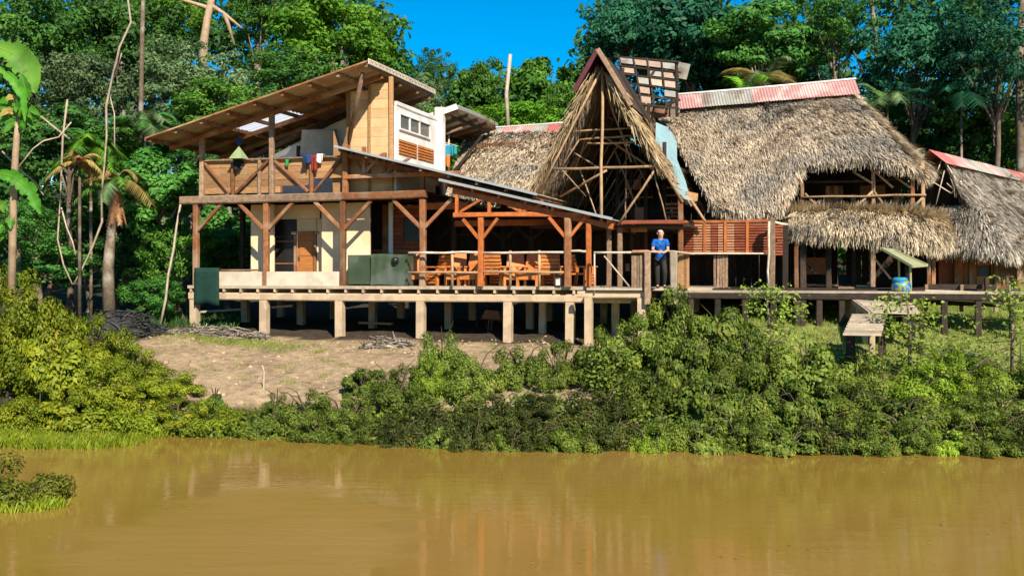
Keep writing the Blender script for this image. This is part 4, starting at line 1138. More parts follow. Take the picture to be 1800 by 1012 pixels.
for k in range(9):    # lower path of planks towards the bank
    t = 28.4 - k * .30
    x = Wp(1528 - k * 1.6, 0, t)[0]
    zz = max(ground(x, t) + .08, 2.84 - k * .045)
    P(J, 'path_plank', M['deckboard'], MB().box(*[sorted((w2l((x - .45, t, 0))[0], w2l((x + .45, t, 0))[0]))[0], sorted((w2l((x - .45, t, 0))[0], w2l((x + .45, t, 0))[0]))[1]], w2l((x, t, 0))[1] - .15, w2l((x, t, 0))[1] + .15, zz - .05, zz))
    if k % 4 == 1:
        for sx_ in (-.4, .4):
            q = w2l((x + sx_, t, 0)); bm(J, 'path_post', M['timber_dark'], (q[0], q[1], ground(x + sx_, t) - .2), (q[0], q[1], zz - .05), .11)

Bn = thing('long_bench', 'long dark bench with pale worn edge on the boardwalk, before the far right hut', 'bench', Wp(1690, 530, 32)[:2] + (2.6,), frame='W')
P(Bn, 'backrest', M['timber_dark'], MB().beam(Wp(1626, 503, 32.4), Wp(1752, 504, 32.0), .06, .13))
P(Bn, 'seat', M['timber_grey'], MB().beam(Wp(1626, 511, 32.0), Wp(1752, 515, 31.6), .4, .05))
P(Bn, 'seat_edge', M['cream'], MB().beam(Wp(1626, 510.5, 31.75), Wp(1752, 514.5, 31.36), .03, .05))
P(Bn, 'front_panel', M['timber_dark'], MB().beam(Wp(1628, 525, 31.9), Wp(1751, 529, 31.5), .04, .34))
for px in (1628, 1690, 1750): P(Bn, 'leg', M['timber_grey'], MB().beam(Wp(px, 500, 32.1), Wp(px, 548, 32.1), .09))
P(Bn, 'back_post', M['timber_dark'], MB().beam(Wp(1734, 488, 31.8), Wp(1736, 530, 31.8), .11))
single('grey_pipe', M['zincnew'], MB().tube([Wp(1575, 522, 30.6), Wp(1650, 524, 30.5), Wp(1720, 528, 30.3), Wp(1765, 533, 30.1)], .055, 8), 'long grey-blue pipe lying level below the dark bench, right of the jetty', 'pipe', frame='W', smooth=True)
for k, px in enumerate((1580, 1660, 1740)): pass

# ---- tilted canopy on poles and the blue drum below it
K = thing('tilted_canopy', 'small tilted pale canopy panel on thin poles beside the jetty', 'canopy', Wp(1590, 512, 31.5)[:2] + (3.3,), frame='W')
c4 = [Wp(1550, 437, 31.9), Wp(1572, 440, 32.6), Wp(1630, 466, 31.6), Wp(1604, 468, 30.9)]
P(K, 'panel', M['canopy'], MB().add([*c4, *[(x, y, z - .05) for x, y, z in c4]], [(0, 1, 2, 3), (7, 6, 5, 4), (0, 4, 5, 1), (1, 5, 6, 2), (2, 6, 7, 3), (3, 7, 4, 0)]))
for i in range(4): P(K, 'panel_frame', M['canopy'], MB().beam(c4[i], c4[(i + 1) % 4], .05, .07))
P(K, 'pole', M['canopy'], MB().tube([Wp(1600, 466, 31.2), Wp(1601, 518, 31.2)], .035, 7))
P(K, 'pole', M['canopy'], MB().tube([Wp(1580, 456, 32.0), Wp(1581, 512, 32.0)], .03, 7))
P(K, 'strut', M['pole'], MB().tube([Wp(1538, 455, 32.4), Wp(1566, 490, 32.0)], .03, 6))
def drum_mat():
    m, n, l, p, o_ = nodes('drum_print')
    tc = n.new('ShaderNodeTexCoord'); nz = n.new('ShaderNodeTexNoise'); nz.inputs['Scale'].default_value = 5.5; nz.inputs['Detail'].default_value = 1
    l.new(tc.outputs['Object'], nz.inputs['Vector'])
    cr = n.new('ShaderNodeValToRGB'); cr.color_ramp.interpolation = 'CONSTANT'
    cr.color_ramp.elements[0].color = (.01, .12, .36, 1); cr.color_ramp.elements[1].position = .47; cr.color_ramp.elements[1].color = (.26, .27, .03, 1)
    e2 = cr.color_ramp.elements.new(.62); e2.color = (.02, .22, .45, 1)
    l.new(nz.outputs['Fac'], cr.inputs[0]); l.new(cr.outputs[0], p.inputs['Base Color']); p.inputs['Roughness'].default_value = .4
    return m
c = Wp(1584, 518, 30.9)
dd = thing('painted_drum', 'round blue drum painted with yellow patches, under the tilted canopy', 'drum', c, frame='W')
P(dd, 'body', drum_mat(), MB().lathe(c, [(.10, 0), (.22, .05), (.27, .16), (.27, .28), (.21, .38), (.10, .42)], 16), smooth=True)
P(dd, 'rim', M['c_cyan'], MB().lathe((c[0] - .04, c[1] - .02, c[2] + .34), [(.16, 0), (.21, .05), (.20, .12), (.14, .15)], 16), smooth=True)

# ================================================================== THINGS ON THE TERRACE
def chair(T_u, v, rz, slatted, label, m_='chair', name='terrace_chair', sc=1.05):
    w_p = l2w((T_u, v, zD))
    o = bpy.data.objects.new(name, None); COL.objects.link(o)
    o.location = w_p; o.rotation_euler = (0, 0, -ANG + rz); o.scale = (sc, sc, sc)
    OFF[o.name] = Vector((0, 0, 0))
    tag(o, label, 'chair', 'wooden chairs on the terrace')
    mm = M[m_]
    # chair faces -y locally
    P(o, 'seat', mm, MB().beam((-.3, -.05, .36), (.3, -.05, .36), .56, .05))
    if slatted:
        for k in range(5): P(o, 'back_slat', mm, MB().beam((-.29, .20 + k * .03, .46 + k * .105), (.29, .20 + k * .03, .46 + k * .105), .03, .088))
        for k in range(3): P(o, 'front_slat', mm, MB().beam((-.29, -.32, .1 + k * .09), (.29, -.32, .1 + k * .09), .03, .07))
    else:
        P(o, 'backrest', mm, MB().add([(-.28, .2, .40), (.28, .2, .40), (.25, .36, .98), (-.25, .36, .98), (-.28, .24, .40), (.28, .24, .40), (.25, .40, .98), (-.25, .40, .98)],
          [(0, 1, 2, 3), (7, 6, 5, 4), (0, 4, 5, 1), (1, 5, 6, 2), (2, 6, 7, 3), (3, 7, 4, 0)]))
        P(o, 'front_board', mm, MB().beam((-.29, -.33, .27), (.29, -.33, .27), .03, .16))
    for s_ in (-1, 1):
        P(o, 'leg', mm, MB().beam((s_ * .30, -.30, 0), (s_ * .30, -.30, .55), .07, .09))
        P(o, 'leg', mm, MB().beam((s_ * .30, .30, 0), (s_ * .30, .24, .55), .07, .09))
        P(o, 'armrest', mm, MB().beam((s_ * .33, -.38, .57), (s_ * .33, .32, .57), .11, .035))
    return o
cu = lambda px, v=.8: Lz(px, 0, v)[0]
chair(cu(733), .75, .25, False, 'leftmost plain-backed wooden chair, beside the green tank on the terrace')
chair(cu(768), .9, -.5, True, 'slatted wooden chair just right of the tall brown post by the tank')
chair(cu(802), .85, .2, False, 'plain-backed wooden chair behind the first thin rail post of the terrace')
chair(cu(831), .75, -.15, False, 'plain-backed wooden chair just left of the orange middle post')
chair(cu(872), .8, 3.0, True, 'slatted wooden chair turned away, just right of the orange middle post')
chair(cu(905), .85, .25, False, 'plain-backed wooden chair behind the second thin rail post')
chair(cu(934), .75, -.1, False, 'plain-backed wooden chair left of the third thin rail post')
chair(cu(968), .8, 3.3, True, 'slatted wooden chair turned away, behind the white lantern')
chair(cu(1020, .6), .6, 1.35, True, 'wooden chair seen from the side between the two right-hand posts')
for px, lb in ((818, 'low wooden side table between two plain chairs, left of the middle post'), (987, 'low wooden side table behind the lantern, by the dark right post')):
    t = thing('side_table', lb, 'table', (cu(px, .7), .7, zD), group='side tables on the terrace')
    u = cu(px, .7)
    P(t, 'table_top', M['chair'], MB().box(u - .22, u + .22, .5, .95, zD + .42, zD + .46))
    for sx in (-.18, .18):
        for sy in (.54, .9): P(t, 'leg', M['chair'], MB().beam((u + sx, sy, zD), (u + sx, sy, zD + .42), .06))
# lantern
q = Lz(982, zD, -.1)
ln_ = thing('lantern', 'small white lantern with dark cap standing at the terrace edge', 'lantern', q)
P(ln_, 'glass', M['c_white'], MB().box(q[0] - .07, q[0] + .07, q[1] - .07, q[1] + .07, zD + .04, zD + .26))
P(ln_, 'base', M['iron'], MB().box(q[0] - .085, q[0] + .085, q[1] - .085, q[1] + .085, zD, zD + .04))
P(ln_, 'cap', M['iron'], MB().lathe((q[0], q[1], zD + .26), [(.12, 0), (.05, .08), (.02, .11)], 8))
for sx in (-1, 1):
    for sy in (-1, 1): P(ln_, 'frame_bar', M['iron'], MB().beam((q[0] + sx * .078, q[1] + sy * .078, zD + .03), (q[0] + sx * .078, q[1] + sy * .078, zD + .27), .018))
# green tank: two sheets of tarp round a box
a0, a1, a2 = Lz(608, 0, -.02)[0], Lz(651, 0, -.02)[0], Lz(717, 0, -.02)[0]
gt = thing('covered_tank', 'long dark green tarp-covered tank at the edge of the terrace', 'tank', (a1, .3, zD))
P(gt, 'cover', M['tarp'], MB().box(a0, a1, .12, .9, zD + .05, zD + .98))
def saggy(x0, x1, y, z0, z1, y2):
    rows = []
    for i in range(9):
        f_ = i / 8
        rows.append([(x0 + (x1 - x0) * g_, y + .03 * math.sin(9 * g_ + 4 * f_) + .015 * math.sin(23 * g_), z1 - (z1 - z0) * f_ + .015 * math.sin(6 * g_)) for g_ in np.linspace(0, 1, 15)])
    rows.insert(0, [(p[0], y2, z1) for p in rows[0]])
    return MB().grid(rows)
P(gt, 'cover', M['tarp'], saggy(a1 + .01, a2, -.02, zD + .03, zD + 1.0, .8), smooth=True)
P(gt, 'cover', M['tarp'], MB().box(a1 + .02, a2 - .02, .06, .85, zD + .02, zD + .95))
P(gt, 'vent', M['black'], MB().lathe((a2 - .42, -.03, zD + .72), [(.10, 0), (.12, .05), (.11, .14), (.05, .18)], 10), smooth=True)
for u in (a0 + .1, a2 - .1): P(gt, 'foot', M['iron'], MB().box(u - .05, u + .05, .2, .7, zD, zD + .05))

# ---- laundry
def cloth(name, px, py, w_, h_, v, m_, label, cat='cloth', group='laundry on the upper rail', fold=.04, frame_v=None, taper=1.0, over=.12):
    c = L(px, py, v)
    rows = []
    nx_, nz_ = 9, 8
    for i in range(nz_):
        f_ = i / (nz_ - 1)
        ww = w_ * (1 + (taper - 1) * f_)
        rows.append([(c[0] + (g_ - .5) * ww, v - .02 + fold * math.sin(7 * g_ + px) * (.3 + f_), c[2] - h_ * f_ - .04 * math.sin(5 * g_ + px * .3) * f_) for g_ in np.linspace(0, 1, nx_)])
    rows.insert(0, [(p[0], v + over, p[2] - .02) for p in rows[0]])
    rows.insert(0, [(p[0], v + over + .01, p[2] - h_ * .35) for p in rows[0]])
    o = single(name, M[m_], MB().grid(rows), label, cat, group, smooth=True)
    md = o.modifiers.new('thickness', 'SOLIDIFY'); md.thickness = .012
    return o
cloth('green_towel', 364, 471, .92, 1.2, -.20, 'towel', 'dark green towel hanging over the lower left parapet', 'towel', None, .03, over=.12)
cloth('black_shirt', 418, 281, .28, .32, -.09, 'c_black', 'black shirt hanging on the left bay of the upper rail', 'shirt')
cloth('navy_cloth', 541, 272, .34, .26, -.09, 'c_blue', 'navy blue cloth on the upper rail left of the red one', 'cloth')
cloth('black_cloth', 538, 284, .22, .18, -.12, 'c_black', 'small black cloth drooping under the navy one on the upper rail', 'cloth')
cloth('red_shirt', 553, 273, .24, .5, -.10, 'c_red', 'dark red shirt hanging from the upper rail beside a white cloth', 'shirt', taper=.7)
cloth('white_cloth', 563, 271, .22, .26, -.09, 'c_white', 'small white cloth on the upper rail, right of the red shirt', 'cloth')
cloth('green_sock', 505, 281, .12, .2, -.09, 'c_green', 'small bright green rag on the upper plank rail', 'rag')
cloth('grey_sheet', 560, 228, 1.25, .95, 2.25, 'c_sheet', 'large grey sheet hung up inside the upper gallery', 'sheet', None, .06, taper=1.15)
cloth('white_shirt', 771, 250, .26, .30, 5.1, 'c_white', 'white shirt at the left end of the annex clothes line', 'shirt', 'laundry at the annex')
cloth('grey_shirt', 781, 254, .26, .30, 5.15, 'c_sheet', 'pale grey shirt second on the annex clothes line', 'shirt', 'laundry at the annex')
cloth('blue_shirt', 789, 256, .36, .38, 5.05, 'c_cyan', 'bright sky-blue shirt on the annex clothes line', 'shirt', 'laundry at the annex')
cloth('teal_shirt', 798, 257, .22, .34, 5.2, 'c_teal', 'green shirt right of the sky-blue one at the annex', 'shirt', 'laundry at the annex')
cloth('orange_trousers', 786, 273, .22, .42, 5.0, 'c_orange', 'orange trousers hanging below the blue shirt at the annex', 'trousers', 'laundry at the annex', taper=.8)
tb(A, 'clothes_line', M['pole_pale'], [L(764, 246, 5.1), L(806, 257, 5.2)], .012, 5)
# pyramid mobile hanging at the eave
q = L(420, 257, -.15)
py = thing('pyramid_mobile', 'green cloth pyramid mobile hanging from the eave of the left roof', 'mobile', (q[0], q[1], q[2] - .45))
b_ = .24
P(py, 'pyramid', M['c_kite'], MB().add([(q[0], q[1], q[2]), (q[0] - b_, q[1] - b_, q[2] - .42), (q[0] + b_, q[1] - b_, q[2] - .42), (q[0] + b_, q[1] + b_, q[2] - .42), (q[0] - b_, q[1] + b_, q[2] - .42)], [(0, 1, 2), (0, 2, 3), (0, 3, 4), (0, 4, 1), (1, 4, 3, 2)]))
P(py, 'knot', M['c_blue'], MB().lathe((q[0], q[1], q[2] + .02), [(.05, 0), (.11, .1), (.09, .2), (.03, .26)], 8), smooth=True)
P(py, 'cord', M['iron'], MB().tube([(q[0], q[1], q[2] + .2), (q[0], q[1], zroof(q[0]) - .2)], .012, 5))
# pointed boards leaning by the tower room
for k, (px, lean_) in enumerate(((592, -.12), (605, .1))):
    q = Lz(px, zU + .15, .2)
    prof = [(-.13, 0), (-.17, .7), (-.12, 1.3), (0 + lean_, 2.0), (.10, 1.3), (.16, .7), (.13, 0)]
    mb_ = MB().add([(q[0] + x, .2, q[2] + z) for x, z in prof] + [(q[0] + x, .25, q[2] + z) for x, z in prof], [tuple(range(7)), tuple(range(13, 6, -1))] + [(i, i + 7, (i + 1) % 7 + 7, (i + 1) % 7) for i in range(7)])
    single('pointed_board', M['plank'], mb_, ('left', 'right')[k] + ' of two pointed wooden boards standing beside the plywood tower room', 'board', 'pointed boards')

# ================================================================== PERSON
def skin_mesh(name, pts, edges, rad, mat_, parent, sub=2):
    me = bpy.data.meshes.new(name); me.from_pydata(pts, edges, []); me.materials.append(mat_)
    o = bpy.data.objects.new(name, me); COL.objects.link(o)
    md = o.modifiers.new('Skin', 'SKIN'); md.use_smooth_shade = True
    for i, r_ in enumerate(rad):
        sv = me.skin_vertices[0].data[i]
        sv.radius = r_ if hasattr(r_, '__len__') else (r_, r_)
        sv.use_root = (i == 0)
    s_ = o.modifiers.new('Sub', 'SUBSURF'); s_.levels = sub; s_.render_levels = sub
    o.parent = parent
    return o
def person():
    u, v, _ = Lz(1161, 0, -.28)
    o = bpy.data.objects.new('person', None); COL.objects.link(o)
    o.location = l2w((u, v, 3.46)); o.rotation_euler = (0, 0, -ANG + .12); o.scale = (.96, .96, .96)
    OFF[o.name] = Vector((0, 0, 0))
    tag(o, 'person in a blue T-shirt leaning with folded forearms on the landing rail', 'person')
    # local: faces -y, pelvis first; leaning forward over the rail at 1.05 m
    p = [(0, .12, .92), (0, .06, 1.10), (0, -.02, 1.28), (0, -.08, 1.42), (0, -.11, 1.50), (.008, -.14, 1.57), (.016, -.16, 1.655), (.024, -.155, 1.74),   # 0-7 spine, neck, head
         (.17, -.08, 1.41), (.235, -.12, 1.16), (.12, -.40, 1.075), (.04, -.44, 1.07),       # 8-11 left arm
         (-.17, -.08, 1.41), (-.235, -.12, 1.16), (-.12, -.42, 1.095), (-.03, -.46, 1.10),   # 12-15 right arm
         (.10, .10, .86), (.13, -.02, .52), (.12, .14, .09), (.13, -.02, .035),               # 16-19 left leg
         (-.10, .12, .86), (-.10, .10, .50), (-.09, .20, .09), (-.09, .04, .035)]            # 20-23
    ed = [(0, 1), (1, 2), (2, 3), (3, 4), (4, 5), (5, 6), (6, 7), (3, 8), (8, 9), (9, 10), (10, 11), (3, 12), (12, 13), (13, 14), (14, 15), (0, 16), (16, 17), (17, 18), (18, 19), (0, 20), (20, 21), (21, 22), (22, 23)]
    rad = [(.15, .11), (.14, .10), (.155, .11), (.12, .09), .055, (.085, .095), (.085, .105), (.06, .075), .06, .045, .034, .035, .06, .045, .034, .035, .085, .06, .042, .04, .085, .06, .042, .04]
    body = skin_mesh('body', p, ed, rad, M['skin'], o)
    # five fingers on each hand, curled over the other forearm
    for hx, sg, hz in ((.04, -1, 1.07), (-.03, 1, 1.10)):
        for k, (ln__, dz) in enumerate(((.085, .03), (.095, .012), (.09, -.006), (.07, -.022))):
            b0 = (hx + sg * .02, -.45, hz + dz)
            skin_mesh('finger', [b0, (b0[0] + sg * ln__ * .5, -.475, b0[2] + .006), (b0[0] + sg * ln__, -.455, b0[2] - .004)], [(0, 1), (1, 2)], [.011, .010, .008], M['skin'], body, 1)
        skin_mesh('thumb', [(hx, -.43, hz + .03), (hx + sg * .03, -.46, hz + .06), (hx + sg * .055, -.47, hz + .055)], [(0, 1), (1, 2)], [.013, .011, .009], M['skin'], body, 1)
    # T-shirt: torso and short sleeves, slightly larger than the body
    sp = [(0, .13, .80), (0, .06, 1.10), (0, -.02, 1.28), (0, -.08, 1.43), (.175, -.08, 1.42), (.225, -.105, 1.24), (-.175, -.08, 1.42), (-.225, -.105, 1.24), (0, -.095, 1.475)]
    skin_mesh('t_shirt', sp, [(0, 1), (1, 2), (2, 3), (3, 4), (4, 5), (3, 6), (6, 7), (3, 8)], [(.185, .14), (.175, .13), (.18, .13), (.145, .112), .085, .075, .085, .075, .075], M['shirt'], o)
    tp = [(0, .13, .94), (.10, .10, .84), (.13, -.02, .52), (.12, .14, .08), (-.10, .12, .84), (-.10, .10, .50), (-.09, .20, .08)]
    skin_mesh('trousers', tp, [(0, 1), (1, 2), (2, 3), (0, 4), (4, 5), (5, 6)], [(.17, .13), .105, .085, .065, .105, .085, .065], M['trousers'], o)
    for s_, y in ((.13, .03), (-.09, .09)):
        sh = MB()
        for i in range(1): pass
        P(o, 'shoe', M['black'], sh.add([(s_ - .045, y - .14, 0), (s_ + .045, y - .14, 0), (s_ + .05, y + .13, 0), (s_ - .05, y + .13, 0), (s_ - .035, y - .12, .05), (s_ + .035, y - .12, .05), (s_ + .045, y + .12, .10), (s_ - .045, y + .12, .10)],
          [(0, 3, 2, 1), (4, 5, 6, 7), (0, 1, 5, 4), (1, 2, 6, 5), (2, 3, 7, 6), (3, 0, 4, 7)]))
    # face: nose, eyes, mouth, ears, thin pale hair
    P(body, 'nose', M['skin'], MB().add([(-.014, -.243, 1.635), (.014, -.243, 1.635), (0, -.275, 1.632), (0, -.245, 1.675)], [(0, 1, 2), (0, 2, 3), (1, 3, 2), (0, 3, 1)]))
    for s_ in (-1, 1):
        P(body, 'eye', M['eye'], MB().lathe((s_ * .032, -.238, 1.664), [(.004, 0), (.010, .004), (.010, .009), (.004, .013)], 8))
        P(body, 'ear', M['skin'], MB().lathe((s_ * .088, -.15, 1.625), [(.006, 0), (.016, .015), (.018, .045), (.008, .06)], 8), smooth=True)
    P(body, 'mouth', M['lip'], MB().beam((-.024, -.242, 1.602), (.024, -.242, 1.602), .012, .010))
    hp = []
    for i in range(7):
        th = i / 6 * 1.25
        hp.append((.094 * math.sin(th) + .004, .082 * math.cos(th)))
    P(body, 'hair', M['hair'], MB().lathe((0, -.137, 1.678), [(r_, z) for r_, z in reversed(hp)], 14), smooth=True)
person()

# ================================================================== SMALL THINGS ON THE GROUND
q = L(868, 578, 1.6); gq = ground(*l2w(q)[:2])
wb = thing('wheelbarrow', 'rusty wheelbarrow tipped up under the terrace between two stilts', 'wheelbarrow', (q[0], 1.6, gq))
P(wb, 'tray', M['rust'], MB().add([(q[0] - .35, 1.35, gq + .45), (q[0] + .30, 1.35, gq + .40), (q[0] + .30, 1.9, gq + .40), (q[0] - .35, 1.9, gq + .45), (q[0] - .22, 1.42, gq + .70), (q[0] + .2, 1.42, gq + .66), (q[0] + .2, 1.82, gq + .66), (q[0] - .22, 1.82, gq + .70)],
  [(4, 5, 6, 7), (0, 1, 5, 4), (1, 2, 6, 5), (2, 3, 7, 6), (3, 0, 4, 7)]))
for y in (1.45, 1.8):
    P(wb, 'handle', M['rust'], MB().tube([(q[0] - .4, y, gq + .42), (q[0] + .2, y, gq + .38), (q[0] + .7, y, gq + .12)], .02))
    P(wb, 'leg', M['rust'], MB().tube([(q[0] - .1, y, gq + .42), (q[0] - .16, y, gq)], .02))
P(wb, 'wheel', M['black'], MB().tube([(q[0] - .42 + .17 * math.cos(t), 1.62, gq + .19 + .17 * math.sin(t)) for t in np.linspace(0, 2 * math.pi, 13)], .03, 6))
for p0, p1, v0, lb in (((632, 567), (690, 569), 2.0, 'pale board lying under the lodge, right of the third stilt'), ((478, 540), (514, 536), 1.5, 'thin pale batten lying under the lodge, right of the second stilt'), ((352, 548), (432, 543), 2.2, 'thin pale pole lying under the left end of the lodge')):
    a0, a1 = L(*p0, v0), L(*p1, v0)
    g0 = max(ground(*l2w(a0)[:2]) + .06, min(a0[2], 2.8)); g1 = max(ground(*l2w(a1)[:2]) + .06, min(a1[2], 2.8))
    single('loose_board', M['plank'] if v0 == 2.0 else M['pole_pale'], MB().beam((a0[0], v0, g0), (a1[0], v0, g1), .2 if v0 == 2.0 else .05, .07), lb, 'board')
single('leaning_pole', M['pole_pale'], MB().tube(wob(Wp(318, 355, 37.2), G(282, 37.0), 5, .04), [.035, .035, .04, .04, .045, .045], 7), 'long pale pole leaning against the left end of the lodge beam', 'pole', frame='W', smooth=True)
single('marker_stake', M['pole_pale'], MB().tube([G(463, 28.2, -.2), tuple(np.array(G(463, 28.2)) + np.array((.02, 0, .45))), tuple(np.array(G(461, 28.2)) + np.array((.0, 0, .62)))], [.018, .015, .02], 6), 'thin wooden stake standing in the bare dirt above the shrubs', 'stake', frame='W')
single('mast', M['pole_pale'], MB().tube([Wp(894, 245, 46), Wp(890, 165, 46), Wp(897, 96, 46)], [.09, .085, .075], 8), 'tall grey mast standing among the trees behind the wing', 'mast', frame='W', smooth=True)

def heap(name, px, t, wx, wy, h_, n, m_, label, cat, ln=.5, kind=None):
    x0, y0, _ = G(px, t)
    mb_ = MB()
    for k in range(n):
        r_ = math.sqrt(random.random()); an_ = random.uniform(0, 6.28)
        x, y = x0 + wx * r_ * math.cos(an_), y0 + wy * r_ * math.sin(an_)
        z = ground(x, y) + h_ * (1 - r_ * r_) * random.uniform(.3, 1)
        d = Vector((random.gauss(0, 1), random.gauss(0, .7), random.gauss(0, .22))).normalized() * ln * random.uniform(.4, 1.1)
        c_ = Vector((x, y, z)); mid = c_ + Vector((0, 0, random.uniform(.0, .06)))
        mb_.tube([c_ - d / 2, mid, c_ + d / 2], [random.uniform(.012, .035), random.uniform(.012, .03), .008], 4, cap=False)
    nb = MB()
    # lumpy core of the heap
    rows = []
    for i in range(8):
        f_ = i / 7
        rows.append([(x0 + wx * 1.02 * f_ * math.cos(a_), y0 + wy * 1.02 * f_ * math.sin(a_), ground(x0 + wx * f_ * math.cos(a_), y0 + wy * f_ * math.sin(a_)) - .06 + h_ * .75 * (1 - f_ * f_) + random.uniform(-.04, .04) * (i < 7)) for a_ in np.linspace(0, 2 * math.pi, 19)])
    mb_.grid(rows)
    return single(name, M[m_], mb_, label, cat, frame='W', kind=kind)
heap('brush_pile', 385, 34.8, 1.7, .55, .32, 240, 'debris', 'pile of dry cut twigs on the ground before the left stilts', 'brush pile')
heap('brush_pile', 680, 32.9, .75, .4, .34, 110, 'debris', 'heap of grey roots and dry wood before the third and fourth stilt', 'brush pile', ln=.6)
heap('dark_heap', 205, 34.5, 1.5, .9, .75, 260, 'debris_dark', 'dark heap of wet branches and sheeting left of the lodge', 'heap', ln=.9)

def pebbles():
    V, Fq = [], []
    mb_ = MB()
    for k in range(800):
        x = random.uniform(-13, 2.5); y = random.uniform(27, 34)
        s_ = random.uniform(.015, .05) * (1.8 if random.random() < .06 else 1)
        z = ground(x, y)
        q_ = [(x + s_ * random.uniform(.6, 1.3) * a_, y + s_ * random.uniform(.6, 1.3) * b2, z + c2 * s_ * random.uniform(.5, 1)) for a_, b2, c2 in ((-1, -1, -.3), (1, -1, -.3), (1, 1, -.3), (-1, 1, -.3), (-.5, -.5, 1), (.5, -.5, .8), (.5, .5, 1), (-.5, .5, .9))]
        mb_.add(q_, [(4, 5, 6, 7), (0, 1, 5, 4), (1, 2, 6, 5), (2, 3, 7, 6), (3, 0, 4, 7)])
    m_ = mat('clods', (.42, .29, .185), (.24, .165, .105), 2, island=.45, rough=.95)
    o = single('clods', m_, mb_, 'clods and pebbles scattered over the bare dirt slope', 'clods', frame='W', kind='stuff')
pebbles()

# ================================================================== FOLIAGE
def crown_base(name, nclu, per, leaf, dome=False, aspect=.5, flat=.75, clr=(.13, .26), fill=.35, droop=.25):
    d = unit(rng.normal(size=(nclu, 3)))
    lob = unit(rng.normal(size=(9, 3)))
    bumps = np.clip((d @ lob.T), 0, 1) ** 6
    rad = .72 + .28 * np.clip(bumps.max(1) * 1.2, 0, 1) + rng.normal(size=nclu) * .05
    rad *= np.where(rng.random(nclu) < fill, rng.uniform(.35, .85, nclu), 1)
    if dome:
        d[:, 2] = np.abs(d[:, 2])
        c = d * rad[:, None]
        c[:, 2] = np.where(rng.random(nclu) < .3, c[:, 2] * .5 + .05, c[:, 2] * .9 + .06)
    else:
        c = d * rad[:, None]
        c[:, 2] *= .9
    cr_ = rng.uniform(clr[0], clr[1], nclu)
    k = np.repeat(np.arange(nclu), per)
    n = len(k)
    off = unit(rng.normal(size=(n, 3))) * (rng.random((n, 1)) ** .45)
    off[:, 2] *= flat
    pos = c[k] + off * cr_[k][:, None]
    out = unit(off * 1.3 + unit(c[k]) * .35 + np.array([0, 0, .45]) + rng.normal(size=(n, 3)) * .38)
    V = leaves(pos, out, rng.uniform(.45, 1.5, n) * leaf, aspect, droop=droop)
    if dome:
        V[:, 2] = np.maximum(V[:, 2], -.05)
    return fastmesh(name, V, 4, LM['mid']), c

TREEB = [crown_base('tree_crown', 75, 165, .080, clr=(.16, .32)), crown_base('tree_crown', 95, 130, .070, clr=(.13, .28)), crown_base('tree_crown', 60, 170, .11, aspect=.6, clr=(.18, .34)),
         crown_base('tree_crown', 120, 105, .060, clr=(.11, .24)), crown_base('tree_crown', 60, 160, .10, flat=.4, clr=(.2, .36))]
SHRB = [crown_base('shrub_foliage', 46, 310, .066, dome=True, clr=(.17, .32)), crown_base('shrub_foliage', 62, 240, .058, dome=True, clr=(.13, .27)),
        crown_base('shrub_foliage', 40, 290, .090, dome=True, flat=.55, aspect=.6, clr=(.2, .34)), crown_base('shrub_foliage', 75, 210, .050, dome=True, clr=(.11, .25))]

def place(meshd, name, T_, loc, scale, rz, lm):
    o = bpy.data.objects.new(name, meshd)
    COL.objects.link(o)
    o.parent = T_
    o.location = loc; o.scale = scale; o.rotation_euler = (random.uniform(-.12, .12), random.uniform(-.12, .12), rz)
    o.material_slots[0].link = 'OBJECT'
    o.material_slots[0].material = LM[lm]
    return o

def tree(px, py, rx, ry, t, var, lm, label, bark='bark', dx=0, tr=None, name='broadleaf_tree', group='jungle trees'):
    c = Vector(Wp(px, py, t)); sx, sz = rx / F * t, ry / F * t
    bx_, by_ = c.x + dx, t + .3
    gz_ = ground(bx_, by_)
    T_ = thing(name, label, 'tree', (bx_, by_, gz_), frame='W', group=group)
    me, cl = TREEB[var]
    rz = random.uniform(0, 6.28)
    place(me, 'crown', T_, (c.x - bx_, c.y - by_, c.z - gz_), (sx, max(sx * .8, 1.2), sz), rz, lm)
    tr = tr or (.10 + .022 * max(sx, sz))
    top = Vector((c.x, c.y, c.z - sz * .2))
    b0 = Vector((bx_, by_, gz_ - .3))
    mb_ = MB()
    k = [b0.lerp(top, i / 6) + Vector((random.uniform(-.12, .12), random.uniform(-.12, .12), 0)) * (0 < i < 6) for i in range(7)]
    mb_.tube(k, [tr * (1.35 if i == 0 else 1.05 - .1 * i) for i in range(7)], 8)
    rm = Matrix.Rotation(rz, 3, 'Z')
    for q in cl[:: max(1, len(cl) // 9)]:
        qq = rm @ Vector(q); e_ = Vector((c.x + qq.x * sx * .9, c.y + qq.y * sx * .7, c.z + qq.z * sz * .9))
        s_ = b0.lerp(top, random.uniform(.65, .95))
        mb_.tube([s_, s_.lerp(e_, .5) + Vector((0, 0, .15)), e_], [tr * .38, tr * .25, tr * .1], 5, cap=False)
    P(T_, 'trunk', M[bark], mb_, smooth=True)
    return T_

